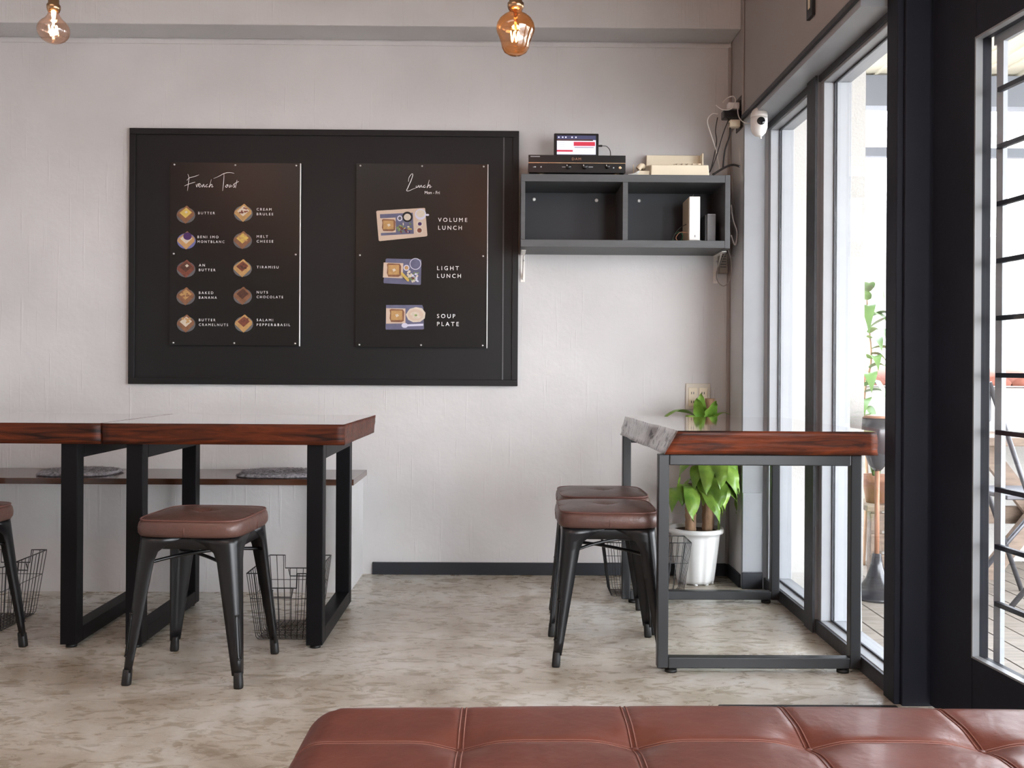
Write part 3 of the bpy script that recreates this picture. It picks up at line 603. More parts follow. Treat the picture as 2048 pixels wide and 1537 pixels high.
# router and modem in the right compartment
zb = SZ0+.032
a, c = at(1379, 393, Y=4.12), at(1400, 480, Y=4.12)
t = thing('router', ((a.x+c.x)/2, 4.2, zb), 'tall white router standing upright in the right compartment', 'router')
MB().box((a.x, 4.12, zb+.008), (c.x, 4.27, a.z)).build('case', M['white'], t, bevel=.002)
box('side_cover', (a.x-.002, 4.128, zb+.012), (a.x-.0002, 4.265, a.z-.004), M['creamd'], t)
box('foot', (a.x-.006, 4.125, zb), (c.x+.006, 4.22, zb+.0082), M['white'], t, bevel=.001)
box('logo_mark', ((a.x+c.x)/2-.001, 4.1188, zb+.021), ((a.x+c.x)/2+.003, 4.1199, zb+.030), M['greyp'], t)
for k in range(6): box('status_light', ((a.x+c.x)/2-.003, 4.1192, a.z-.05-.008*k), ((a.x+c.x)/2+.003, 4.1199, a.z-.048-.008*k), M['bracket'], t)
MB().tube([((a.x+c.x)/2, 4.2, a.z-.001), ((a.x+c.x)/2+.012, 4.21, a.z+.025)], .0012, 6).build('aerial', M['cableg'], t)
a2, c2 = at(1415.5, 428, Y=4.13), at(1431, 481, Y=4.13)
t = thing('modem', ((a2.x+c2.x)/2, 4.2, zb), 'small grey vented modem standing right of the white router', 'modem')
box('case', (a2.x-.008, 4.145, zb), (c2.x-.001, 4.25, a2.z-.002), M['blackp'], t, bevel=.001)
b = MB(); b.box((a2.x, 4.13, zb), (c2.x, 4.1445, a2.z)); v = b.build('vent_panel', M['greyp'], t, bevel=.001)
b = MB(); k = zb+.004
while k < a2.z-.004:
    b.box((a2.x+.002, 4.1292, k), (c2.x-.002, 4.1302, k+.0012)); k += .0034
b.build('vent_slots', M['blackp'], v)
x = a.x
t = tag(MB().tube([(x-.036+.022*math.cos(q), 4.2+.02*math.sin(q), zb+.030+.026*math.sin(q+.4)+.002*math.sin(7*q)) for q in [2*math.pi*k/60*3 for k in range(61)]], .0016, 6).build('network_cable', M['green']), 'coiled green network cable left of the white router', 'cable')
tag(MB().tube(smooth_path([(x-.003, 4.17, zb+.085), (x-.035, 4.17, zb+.065), (x-.062, 4.17, zb+.025), (x-.045, 4.17, zb+.004), (x-.028, 4.18, zb+.003)]), .0016, 6).build('thin_cable', M['cable']), 'thin dark cable looping left of the green network cable', 'cable')
tag(MB().tube(smooth_path([(x-.003, 4.15, zb+.045), (x-.035, 4.15, zb+.045), (x-.052, 4.15, zb+.022), (x-.038, 4.15, zb+.004), (x-.012, 4.15, zb+.003)]), .0015, 6).build('brown_cable', M['copper']), 'brown cable looped in front of the green network cable', 'cable')

# ------------------------------------------------------------------ outlets, adapters, cables, camera
def wplate(name, u, v, h, lab, m, t0): pass
a, c = at(1371, 767, Y=D), at(1420, 812, Y=D)
t = thing('wall_outlet', ((a.x+c.x)/2, D, c.z-.06), 'cream double wall outlet above the potted plant', 'outlet')
box('plate', (a.x, D-.008, a.z-.12), (c.x, D-.0005, a.z), M['beige'], t, bevel=.003)
for i in (0, 1):
    xx = a.x+.012+.048*i; s = box('socket', (xx, D-.0115, a.z-.105), (xx+.04, D-.008, a.z-.02), M['cream'], t, bevel=.002)
    for z in (.05, .09):
        for dx in (.012, .022): box('slot', (xx+dx, D-.0122, a.z-z), (xx+dx+.003, D-.0116, a.z-z+.011), M['blackp'], s)
Xw = XR
t = thing('wall_outlet', (Xw, 4.17, 2.06), 'black outlet plate crowded with plugs high on the right corner wall', 'outlet')
box('plate', (Xw-.006, 4.115, 2.00), (Xw-.0005, 4.235, 2.145), M['blackp'], t, bevel=.002)
for z in (2.03, 2.075, 2.115): box('socket', (Xw-.008, 4.15, z-.012), (Xw-.006, 4.19, z+.012), M['base'], t)
def adapter(y, z, w, h, d, m, lab):
    return tag(box('power_adapter', (Xw-.0085-d, y-w/2, z-h/2), (Xw-.0085, y+w/2, z+h/2), M[m], bevel=.004), lab, 'adapter')
adapter(4.17, 2.103, .035, .03, .05, 'white', 'white plug, topmost on the black corner outlet')
adapter(4.16, 2.062, .05, .036, .075, 'blackp', 'black power tap plugged into the black corner outlet')
adapter(4.155, 2.022, .035, .032, .045, 'cream', 'cream adapter below the black power tap on the corner outlet')
def cable(pts, m, lab, r=.0022, Y=None):
    P = smooth_path(pts, 10); tag(MB().tube(P, r, 8).build('power_cable', M[m]), lab, 'cable')
A = lambda u, v, y: at(u, v, Y=y)
cable([A(1436, 228, 4.17), A(1424, 228, 4.18), A(1415, 243, 4.2), A(1424, 275, 4.22), A(1432, 300, 4.24), A(1440, 340, 4.26)], 'cablew', 'white cable hanging from the left side of the corner power tap', .0026)
cable([A(1435, 235, 4.19), A(1431, 262, 4.22), A(1433, 285, 4.24), A(1424, 330, 4.27), A(1418, 346, 4.28)], 'cable', 'thin black cable, leftmost dark one running down to the telephone')
cable([A(1459, 235, 4.16), A(1446, 268, 4.2), A(1432, 315, 4.22), A(1420, 344, 4.2)], 'cable', 'black cable slanting from the corner outlet down behind the telephone')
cable([A(1459, 245, 4.155), A(1460, 270, 4.16), A(1450, 300, 4.18), A(1446, 335, 4.2)], 'cable', 'thick black cable hanging straight below the cream adapter', .0038)
cable([A(1425, 350, 4.14), A(1450, 335, 4.12), A(1466, 330, 4.10), A(1479, 333, 4.06)], 'cable', 'black cable bundle bending off the right end of the shelf top', .005)
cable([A(1432, 210, 4.12), A(1445, 219, 4.11), A(1462, 218, 4.11), A(1471, 203, 4.12), A(1467, 193, 4.13), A(1455, 196, 4.14), A(1446, 205, 4.13)], 'cablew', 'white cable looping in front of the corner outlet', .0024)
cable([A(1475, 206, 4.12), A(1477, 232, 4.06), A(1488, 245, 3.98), A(1501, 247, 3.93)], 'cablew', 'white cable running from the corner outlet to the security camera', .0022)
cable([A(1458, 290, 4.27), A(1463, 340, 4.27), A(1466, 400, 4.27), A(1472, 440, 4.27), A(1477, 480, 4.27), A(1474, 508, 4.27), A(1462, 512, 4.27)], 'cableg', 'long grey cable hanging down right of the shelf', .0026)
cable([A(1462, 410, 4.2), A(1466, 440, 4.2), A(1474, 465, 4.2), A(1470, 490, 4.2), A(1462, 470, 4.2)], 'cablew', 'short pale cable loop pressed against the shelf right side', .0034)
# power brick under shelf
a = at(1436, 508, Y=4.33); c = at(1452, 548, Y=4.33)
t = thing('power_brick', ((a.x+c.x)/2, D, c.z), 'taupe power brick with a printed label on the wall below the shelf', 'adapter')
box('case', (a.x+.002, D-.035, c.z), (c.x+.006, D-.0005, a.z), M['taupe'], t, bevel=.004)
for k in range(5): box('label_line', (a.x+.007, D-.0358, a.z-.015-.012*k), (c.x-.003, D-.0352, a.z-.012-.012*k), M['base'], t)
cable([A(1455, 497, 4.22), A(1442, 525, 4.27), A(1433, 548, 4.29), A(1437, 566, 4.29), A(1450, 572, 4.29), A(1461, 555, 4.28), A(1462, 520, 4.25), A(1456, 498, 4.22)], 'cableg', 'grey cable looping around the taupe power brick', .0022)
# camera
p = at(1518, 244, Y=3.91)
t = thing('security_camera', (p.x, 3.91, 2.007), 'white egg shaped security camera hanging below the window head', 'camera')
R0 = .0345; zc = p.z; c0 = (p.x, 3.91, 0)
MB().lathe([(R0, zc+.018), (R0, zc+.026), (R0*.96, zc+.034), (R0*.8, zc+.047), (R0*.5, zc+.056), (.012, zc+.058)], c0, 28).build('cap', M['white'], t)
MB().lathe([(.012, zc+.056), (.012, 2.007)], c0, 16).build('mount', M['white'], t)
MB().lathe([(.004, zc-.062), (R0*.45, zc-.058), (R0*.8, zc-.045), (R0*.98, zc-.025), (R0, zc), (R0, zc+.0165), (R0*.9, zc+.0175)], c0, 28).build('body', M['white'], t)
MB().lathe([(.0165, -.010), (.0165, .004), (.012, .006), (.004, .007)], (p.x, 3.91-R0+.004, zc-.004), 24, axis='Y').build('lens', M['lens'], t)
MB().tube([(p.x+.004, 3.90, zc-.060), (p.x+.005, 3.90, zc-.072)], .004, 8).build('bottom_plug', M['white'], t)
# plaque on header wall
t = thing('wall_plaque', (XR, 3.2, 2.12), 'narrow dark framed plaque mounted high on the wall above the windows', 'plaque')
box('frame', (XR-.012, 3.165, 2.135), (XR-.0005, 3.225, 2.60), M['base'], t, bevel=.001)
box('insert', (XR-.0135, 3.185, 2.165), (XR-.012, 3.205, 2.57), M['creamd'], t)

# ------------------------------------------------------------------ pendants
def pendant(u, vt, vb, rpx, Y, kind, lab):
    r = rpx/FPX*Y; p = at(u, (vt+vb)/2, Y=Y); zb_ = at(u, vb, Y=Y).z; zt_ = at(u, vt, Y=Y).z
    t = thing('pendant_bulb', (p.x, Y, zb_), lab, 'light bulb', None)
    h = zt_-zb_; c = (p.x, Y, zb_)
    if kind == 'amber': pr = [(.02*r, 0), (.35*r, .012*h), (.58*r, .07*h), (.70*r, .16*h), (.76*r, .28*h), (.86*r, .40*h), (.97*r, .50*h), (1.0*r, .58*h), (.96*r, .68*h), (.82*r, .78*h), (.6*r, .86*h), (.38*r, .91*h), (.31*r, .96*h), (.30*r, h)]
    else: pr = [(r*math.sin(q), .40*h*(1-math.cos(q))) for q in [.04+2.45*k/16 for k in range(17)]]+[(.42*r, .83*h), (.33*r, .92*h), (.32*r, h)]
    MB().lathe(pr, c, 40, cap0=True, cap1=False).build('glass_bulb', M['bulba' if kind == 'amber' else 'bulbc'], t, solid=.0006)
    zf = zb_+.40*h
    MB().tube(smooth_path([(p.x-.012, Y, zf+.014), (p.x-.008, Y+.004, zf-.012), (p.x-.003, Y, zf+.012), (p.x+.002, Y-.003, zf-.014), (p.x+.007, Y, zf+.012), (p.x+.011, Y, zf-.008)]), .0016, 6).build('filament', M['fila'], t)
    MB().tube([(p.x, Y, zf+.012), (p.x, Y, zt_-.002)], .0022, 8, r1=.006).build('stem', M['fila'] if kind != 'amber' else M['brass'], t)
    MB().lathe([(r*.36, zt_-.002), (r*.43, zt_+.006), (r*.43, zt_+.014), (r*.34, zt_+.018), (r*.33, zt_+.06), (r*.2, zt_+.066), (.004, zt_+.07)], (p.x, Y, 0), 28).build('socket', M['brass'], t)
    MB().tube([(p.x, Y, zt_+.068), (p.x, Y, 2.90)], .003, 8).build('cord', M['cable'], t)
    l = bpy.data.lights.new('bulb_light', 'POINT'); l.energy = 1.6; l.color = (1, .62, .34); l.shadow_soft_size = .012
    o = bpy.data.objects.new('bulb_light', l); COL.objects.link(o); o.parent = t; o.location = (0, 0, zf-zb_)
pendant(107, 22, 87, 30.5, 2.42, 'clear', 'round clear glowing bulb hanging from a brass socket at the left')
pendant(1031, 18, 110, 38.5, 2.40, 'amber', 'amber tinted glowing bulb hanging from a brass socket near the centre')

# ------------------------------------------------------------------ bench along the back wall
t = thing('wall_bench', (-1.9, 4.15, 0), 'built in plaster bench with a brown wooden seat along the back wall', 'bench')
box('bench_base', (-3.58, 3.99, 0), (-.645, D-.001, .452), M['wall'], t)
box('seat_board', (-3.58, 3.968, .452), (-.628, D-.001, .477), M['bench'], t, bevel=.002)
def pad(cx, cy, w, d, lab, seed):
    g = random.Random(seed); b = MB(); z = .478; n = 40; rs = []
    for s, h in ((.05, .012), (.5, .016), (.8, .017), (.95, .012), (1.0, .004), (.96, 0)):
        rs.append([Vector((cx+w/2*s*(1+.03*math.sin(k*2.7+seed))*abs(math.cos(2*math.pi*k/n))**.55*(1 if math.cos(2*math.pi*k/n) > 0 else -1),
                           cy+d/2*s*(1+.03*math.sin(k*3.1))*abs(math.sin(2*math.pi*k/n))**.55*(1 if math.sin(2*math.pi*k/n) > 0 else -1), z+h)) for k in range(n)])
    b.rings(rs)
    for k in range(2600):
        a = g.uniform(0, 6.28); r = g.random()**.5; x = cx+w/2*r*math.cos(a)*1.08; y = cy+d/2*r*math.sin(a)*1.08
        x = max(cx-w/2, min(cx+w/2, x)); y = max(cy-d/2, min(cy+d/2, y)); L = .016; q = g.uniform(0, 6.28)
        if r > .92: q = a
        dx, dy = math.cos(q)*L, math.sin(q)*L; zz = z+.014 if r < .9 else z+.006
        b.add([(x-dy*.12, y+dx*.12, zz), (x+dy*.12, y-dx*.12, zz), (x+dx, y+dy, zz+(.006 if r < .9 else -.003))], [(0, 1, 2)])
    return tag(b.build('seat_pad', M['fur']), lab, 'seat pad', None)
pad(-1.84, 4.14, .32, .27, 'shaggy grey seat pad on the bench, nearest the left edge', 1); pad(-.97, 4.13, .35, .28, 'shaggy grey seat pad on the bench near its right end', 2)

# ------------------------------------------------------------------ tables
def slab_mesh(corners_top, corners_bot, z1, z0, wob, seed, rough_side=None, nseg=28):
    """plan outline with wobbling live edges"""
    g = random.Random(seed); top = []; bot = []; side = []
    for i in range(4):
        a, b_ = Vector(corners_top[i]), Vector(corners_top[(i+1) % 4]); c, d = Vector(corners_bot[i]), Vector(corners_bot[(i+1) % 4])
        nrm = Vector(((b_-a).y, -(b_-a).x)).normalized(); ph = g.uniform(0, 6)
        for k in range(nseg):
            f = k/nseg; w_ = wob[i]*(math.sin(f*9+ph)*.5+math.sin(f*23+ph*2)*.3+g.uniform(-.2, .2))*min(1, 8*f, 8*(1-f))
            top.append(a.lerp(b_, f)+nrm*w_); bot.append(c.lerp(d, f)+nrm*w_*.8); side.append(i)
    return top, bot, side
def slab(name, ct, cb, z1, z0, wob, seed, mats, parent, sidem):
    top, bot, side = slab_mesh(ct, cb, z1, z0, wob, seed); n = len(top); b = MB(); lev = 5; g = random.Random(seed+9)
    vs = []
    for L in range(lev+1):
        f = L/lev
        for j in range(n):
            p = bot[j].lerp(top[j], f); w_ = wob[side[j]]*.5*(g.uniform(-1, 1) if 0 < L < lev else 0); q = (p-Vector((sum(v.x for v in top)/n, sum(v.y for v in top)/n))).normalized()
            vs.append((p.x+q.x*w_, p.y+q.y*w_, z0+(z1-z0)*f))
    base = len(b.v); b.v += [Vector(v) for v in vs]
    for L in range(lev):
        for j in range(n):
            k = (j+1) % n; b.f.append([L*n+j, L*n+k, (L+1)*n+k, (L+1)*n+j]); b.mi.append(sidem[side[j]]); b.sm.append(True)
    b.f.append([lev*n+j for j in range(n)]); b.mi.append(0); b.sm.append(False)
    b.f.append([j for j in range(n-1, -1, -1)]); b.mi.append(1); b.sm.append(False)
    o = b.build(name, mats, parent); return o
def looptube(b, x0, x1, y0, y1, z0, z1, w, axis):
    # rectangular ring of square tube. axis 'X': ring spans y/z at x0..x1 ; axis 'Y': ring spans x/z at y0..y1
    if axis == 'X':
        b.box((x0, y0, z0), (x1, y0+w, z1)); b.box((x0, y1-w, z0), (x1, y1, z1)); b.box((x0, y0+w, z0), (x1, y1-w, z0+w)); b.box((x0, y0+w, z1-w), (x1, y1-w, z1))
    else:
        b.box((x0, y0, z0), (x0+w, y1, z1)); b.box((x1-w, y0, z0), (x1, y1, z1)); b.box((x0+w, y0, z0), (x1-w, y1, z0+w)); b.box((x0+w, y0, z1-w), (x1-w, y1, z1))
def leftable(x0, x1, fx, lab, tilt, seed):
    t = thing('dining_table', ((x0+x1)/2, 3.48, 0), lab, 'table', None)
    slab('tabletop', [(x0, 3.165), (x1, 3.165), (x1+.02, 3.80), (x0+tilt, 3.80)], [(x0, 3.17), (x1, 3.17), (x1+.015, 3.79), (x0+tilt, 3.79)], .756, .6865, (.0015, .0015, .002, .0015), seed, [M['slabtop'], M['slab'], M['slab']], t, (1, 1, 1, 1))
    for f in fx:
        b = MB(); looptube(b, f, f+.055, 3.19, 3.79, .012, .686, .05, 'X'); fr = b.build('leg_frame', M['iron'], t, bevel=.002)
        for y in (3.215, 3.765): MB().lathe([(.018, 0), (.018, .008), (.01, .010), (.01, .0125)], (f+.0275, y, 0), 16).build('levelling_foot', M['rubber'], fr)
    return t
leftable(-1.337, -.535, (-1.266, -.662), 'dark red wooden table with black metal frames behind the middle stool', .02, 4)
leftable(-2.40, -1.344, (-2.25, -1.484), 'dark red wooden table cut off by the left edge, with black metal frames', .02, 6)
t = thing('dining_table', (.81, 3.41, 0), 'thick live edge wooden table with a grey frame beside the window', 'table')
slab('tabletop', [(.536, 2.93), (1.150, 2.93), (1.105, 3.77), (.478, 3.77)], [(.497, 2.945), (1.162, 2.945), (1.108, 3.80), (.462, 3.80)], .757, .682, (.003, .006, .006, .008), 11, [M['slabtop2'], M['slab2'], M['bark']], t, (1, 1, 1, 2))
for y in (2.955, 3.838-.035+.03):
    b = MB(); looptube(b, .480 if y < 3 else .478, 1.116, y, y+.034, .014, .6815, .034, 'Y'); fr = b.build('leg_frame', M['irong'], t, bevel=.003)
    for x in (.525, 1.065): MB().lathe([(.019, 0), (.019, .009), (.010, .010), (.010, .0145)], (x, y+.017, 0), 18).build('levelling_foot', M['rubber'], fr)

# ------------------------------------------------------------------ stools
def rsq(h, ex, n=64, off=0): 
    out = []
    for k in range(n):
        q = 2*math.pi*(k+.5)/n; c, s = math.cos(q), math.sin(q)
        out.append((h*abs(c)**(2/ex)*(1 if c > 0 else -1), h*abs(s)**(2/ex)*(1 if s > 0 else -1)))
    return out
def make_stool(loc, rz, lab):
    t = thing('bar_stool', loc, lab, 'stool', None, rz); ORI[t] = Vector((0, 0, 0)); t.name = 'stool'
    # seat pan
    b = MB(); b.rings([[Vector((x, y, z)) for x, y in rsq(h, 7)] for h, z in ((.143, .400), (.1475, .401), (.1485, .430), (.147, .4345), (.02, .435))]); 
    b.build('seat_pan', M['stool'], t)
    # legs
    for sx_ in (-1, 1):
        for sy_ in (-1, 1):
            b = MB(); rs = []
            for i in range(13):
                f = (i/12)**1.25; z = .4345*(1-f)+.038*f
                cx = .1505+.0285*f; wd = .066*(1-f)+.026*f
                if f < .16: wd += .070*(1-f/.16)**2.2
                rr = .034*(1-f)+.010*f
                ring = []
                pts = [(cx-wd, cx)]
                for q in range(7): aa = math.pi/2*q/6; pts.append((cx-rr+rr*math.sin(aa), cx-rr+rr*math.cos(aa)))
                pts.append((cx, cx-wd)); th = .006
                inner = [(cx-th, cx-wd), (cx-th-.002, cx-th-.012), (cx-th-.012, cx-th-.002), (cx-wd, cx-th)]
                for (x, y) in pts+inner: ring.append(Vector((x*sx_, y*sy_, z)))
                rs.append(ring)
            b.rings(rs); lg = b.build('leg', M['stool'], t)
            # pressed groove on the corner
            b = MB(); P = []
            for i in range(7):
                z = .085+.125*i/6; f = (.4345-z)/.3965; cx = .1505+.0285*f; rr = .034*(1-f)+.010*f; dd = cx-rr+rr*.7071+.0003; P.append((dd*sx_, dd*sy_, z))
            o = Vector((-sy_, sx_, 0)).normalized()*.0042*1
            b.tube([Vector(p)+o for p in P], .0016, 6); b.tube([Vector(p)-o for p in P], .0016, 6)
            for e in (P[0], P[-1]): b.tube([Vector(e)-o*1.5, Vector(e)+o*1.5], .0030, 6)
            b.build('pressed_groove', M['stool'], lg)
            b = MB(); b.rings([[Vector((c_*sx_+x, c_*sy_+y, z)) for x, y in rsq(h, 3, 16)] for c_, h, z in ((.170, .0125, 0), (.170, .0135, .006), (.1672, .0125, .046), (.166, .010, .049))]); b.build('rubber_foot', M['rubber'], lg)
    k = .137
    MB().tube(smooth_path([(-k, -k, .352), (-.05, -.05, .366), (.05, .05, .366), (k, k, .352)], 5), .0055, 8).build('cross_brace', M['stool'], t)
    MB().tube(smooth_path([(-k, k, .345), (-.05, .05, .352), (.05, -.05, .352), (k, -k, .345)], 5), .0055, 8).build('cross_brace', M['stool'], t)
    # cushion
    b = MB(); rs = []; H0 = .165
    prof = [(.150, .437), (.160, .4375), (.1655, .447), (.1665, .462), (.164, .476), (.1575, .4865)]
    for h, z in prof: rs.append([Vector((x, y, z)) for x, y in rsq(h, 5.5)])
    for i in range(1, 15):
        f = 1-i/14.0; hh = max(.0015, .1575*f); ring = []
        for x, y in rsq(hh, 2+3.5*f):
            r = math.hypot(x, y); z = .4865+.0125*(1-f**3)
            z -= .010*math.exp(-(r/.028)**2)+.0025*(math.exp(-(x/.006)**2)+math.exp(-(y/.006)**2))*(1-f**6)
            ring.append(Vector((x, y, z)))
        rs.append(ring)
    b.rings(rs); cu = b.build('cushion', M['leather'], t)
    MB().tube([Vector((x, y, .4865)) for x, y in rsq(.159, 5.5)], .0028, 6, closed=True).build('piping', M['piping'], cu)
    for ax in (0, 1):
        pp = []
        for i in range(31):
            s = -.157+.314*i/30; r = abs(s); f = r/.1575; z = .4865+.0125*(1-f**3)-.010*math.exp(-(r/.028)**2)-.0025*(1-f**6)-(.0025*math.exp(-(s/.006)**2))
            pp.append((s, 0, z+.0004) if ax == 0 else (0, s, z+.0004))
        MB().tube([(pp[0][0]*1.055, pp[0][1]*1.055, .442), (pp[0][0]*1.065, pp[0][1]*1.065, .462)]+pp+[(pp[-1][0]*1.065, pp[-1][1]*1.065, .462), (pp[-1][0]*1.055, pp[-1][1]*1.055, .442)], .0013, 5).build('stitched_seam', M['piping'], cu)
    MB().lathe([(.009, .487), (.008, .4905), (.003, .492)], (0, 0, 0), 16).build('button', M['piping'], cu)
    return t
proto = make_stool((-.936, 2.985, 0), R(-4.2), 'black metal stool with brown leather cushion in front of the middle table')
for loc, rz, lab in [((-1.80, 3.055, 0), R(-5), 'black metal stool with brown cushion cut off by the left edge of the photo'),
                     ((.339, 3.183, 0), R(-.5), 'black metal stool with brown cushion, nearer of the two by the window table'),
                     ((.364, 3.55, 0), R(1), 'black metal stool with brown cushion, farther of the two by the window table')]:
    c = copy_tree(proto); c.location = loc; c.rotation_euler.z = rz; c['label'] = lab

# ------------------------------------------------------------------ wire baskets
def basket(loc, tw, td, bw, bd, h, nx, ny, lab, rz=0, dip='y'):
    t = thing('wire_basket', loc, lab, 'basket', None, rz); ORI[t] = Vector((0, 0, 0)); r = .0013
    def P(x, y, f): # x,y in -1..1
        w = (bw+(tw-bw)*f)/2; d = (bd+(td-bd)*f)/2; return Vector((x*w, y*d, .003+h*f))
    notch = lambda x, f: f
    b = MB(); b.tube([P(-1, -1, 1), P(-.5, -1, 1), P(-.5, -1, .78), P(.5, -1, .78), P(.5, -1, 1), P(1, -1, 1)], .0022, 6)
    b.tube([P(-1, 1, 1), P(-.5, 1, 1), P(-.5, 1, .80), P(.5, 1, .80), P(.5, 1, 1), P(1, 1, 1)], .0022, 6)
    b.tube([P(-1, -1, 1), P(-1, 1, 1)], .0022, 6); b.tube([P(1, -1, 1), P(1, 1, 1)], .0022, 6); b.build('rim', M['wire'], t)
    b = MB()
    for i in range(nx+1):
        x = -1+2*i/nx; tp = .79 if abs(x) < .5 else 1
        b.tube([P(x, -1, tp), P(x, -1, .04), P(x*.97, -.94, 0), P(x*.97, .94, 0), P(x, 1, .04), P(x, 1, tp)], r, 5)
    for i in range(ny+1):
        y = -1+2*i/ny
        b.tube([P(-1, y, 1), P(-1, y, .04), P(-.94, y*.97, 0), P(.94, y*.97, 0), P(1, y, .04), P(1, y, 1)], r, 5)
    for f in (.25, .5) if dip == 'y' else (.3,):
        pass
    for f in (.62,): b.tube([P(-1, -1, f), P(1, -1, f), P(1, 1, f), P(-1, 1, f)], r, 5, closed=True)
    b.build('wire_mesh', M['wire'], t)
    for s in (-1, 1):
        MB().tube([P(-.38, s, .78), P(-.38, s*1.12, .66), P(.38, s*1.12, .66), P(.38, s, .78)], .0022, 6).build('handle', M['wire'], t)
    return t
basket((-.765, 3.42, 0), .23, .32, .18, .25, .235, 9, 12, 'black wire basket on the floor behind the middle stool')
basket((-1.87, 3.50, 0), .23, .32, .18, .25, .235, 9, 12, 'black wire basket on the floor at the left edge of the photo')
basket((.595, 4.0, 0), .36, .16, .30, .12, .225, 14, 6, 'black wire basket under the window table beside the white pot')

# ------------------------------------------------------------------ potted plant
PX, PY = .851, 4.215
t = thing('potted_plant', (PX, PY, 0), 'dragon tree with thick cane stems in a white pot under the window table', 'potted plant')
def fluted(r, z, dep, n=96): return [Vector((PX+r*(1-dep*(.5+.5*math.cos(9*2*math.pi*k/n))**3)*math.cos(2*math.pi*k/n), PY+r*(1-dep*(.5+.5*math.cos(9*2*math.pi*k/n))**3)*math.sin(2*math.pi*k/n), z)) for k in range(n)]
b = MB(); b.rings([fluted(.080, .006, .05), fluted(.084, .02, .05), fluted(.100, .15, .05), fluted(.106, .205, .02), fluted(.107, .222, 0), fluted(.121, .224, 0), fluted(.123, .232, 0), fluted(.121, .244, 0), fluted(.108, .245, 0), fluted(.103, .225, 0)], cap1=False)
pot = b.build('pot', M['whitep'], t)
b = MB()
for k in range(9):
    q = 2*math.pi*(k+.5)/9; b.lathe([(.010, 0), (.010, .007)], (PX+.072*math.cos(q), PY+.072*math.sin(q), 0), 8)
b.build('pot_foot', M['whitep'], pot)
MB().lathe([(.104, .228), (.06, .234), (.01, .236)], (PX, PY, 0), 32).build('soil', M['soil'], t)
canes = [((-.028, -.03), (.825-.0, .0), .44, .024), ((.048, -.02), (0, 0), .60, .0235), ((.068, .035), (0, 0), .815, .022)]
g = random.Random(12)
for (dx, dy), _, h, r in canes:
    b = MB(); rs = []; n = 16
    for i in range(22):
        z = .232+(h-.232)*i/21; rr = r*(1+.05*math.sin(i*2.1)+g.uniform(-.03, .03))
        rs.append([Vector((PX+dx+rr*math.cos(2*math.pi*k/n)*(1+.03*math.sin(k*5)), PY+dy+rr*math.sin(2*math.pi*k/n), z)) for k in range(n)])
    b.rings(rs); b.build('cane', M['trunk'], t)
def leaf(base, ang, L, w, up, droop, curl=.25, twist=0):
    """arched strap leaf: length L, start pitch up, drooping"""
    b = MB(); n = 14; p = Vector(base); pitch = up; vs = []; d2 = Vector((math.cos(ang), math.sin(ang), 0))
    for i in range(n+1):
        f = i/n; sd = Vector((-math.sin(ang), math.cos(ang), 0)); dirv = d2*math.cos(pitch)+Vector((0, 0, math.sin(pitch))); nr = dirv.cross(sd)
        sd2 = (sd*math.cos(twist*f)+nr*math.sin(twist*f)); nn = dirv.cross(sd2)
        ww = w*(.22+.78*math.sin(math.pi*min(1, (f*.97+.03)**.75)))*(1 if f < .9 else (1-f)*10+.01)
        wv = curl*w*math.sin(f*11+ang*2)
        for s in (-1, -.5, 0, .5, 1): vs.append(p+sd2*ww*s-nn*(ww*.30*abs(s)+wv*s*abs(s)))
        step = dirv*(L/n); p = p+step
        p.y = min(p.y, 4.335); p.x = min(p.x, 1.012 if p.y > 4.07 else 1.10)
        pitch -= droop/n
    fs = [(i*5+j, i*5+j+1, i*5+j+6, i*5+j+5) for i in range(n) for j in range(4)]
    vs = [Vector((min(v.x, 1.014 if v.y > 4.07 else 1.11), min(v.y, 4.34), v.z)) for v in vs]
    b.add(vs, fs, 0, True); b.build('leaf', M['leaf'], t)
# lower crowns (from the short canes): hang in front
lows = [(-2.3, .24, .040, .8, 2.7), (-1.5, .29, .048, .6, 2.5), (-1.05, .30, .046, .5, 2.5), (-.5, .26, .042, .6, 2.5), (-2.8, .20, .034, .7, 2.6), (-1.9, .23, .040, .4, 2.4), (-1.7, .29, .042, .8, 2.9),
        (-.2, .21, .036, .8, 2.8), (-.8, .27, .042, .8, 2.9), (3.0, .15, .028, .5, 2.0), (.6, .15, .030, 1.0, 2.4), (-1.2, .24, .040, .2, 2.2), (-2.0, .22, .038, 1.0, 2.8), (-.6, .24, .040, .1, 2.0)]
for i, (a, L, w, up, dr) in enumerate(lows):
    base = (PX-.028, PY-.03, .405) if i % 2 == 0 else (PX+.048, PY-.02, .46+.01*(i % 3))
    leaf(base, a, L, w, up, dr, .26, g.uniform(-.6, .6))
for a, L, w, up, dr in [(-1.1, .29, .044, .2, 1.9), (-.55, .30, .046, .4, 2.3), (-1.8, .27, .040, .3, 2.1), (-2.6, .25, .036, .5, 2.3), (-.25, .23, .038, .4, 2.2), (-1.45, .28, .042, .6, 2.6), (-.8, .26, .042, .0, 1.6), (-.4, .29, .044, -.1, 1.4), (-2.2, .24, .036, .1, 1.9)]:
    leaf((PX+.048, PY-.02, .555), a, L, w, up, dr, .24, g.uniform(-.5, .5))
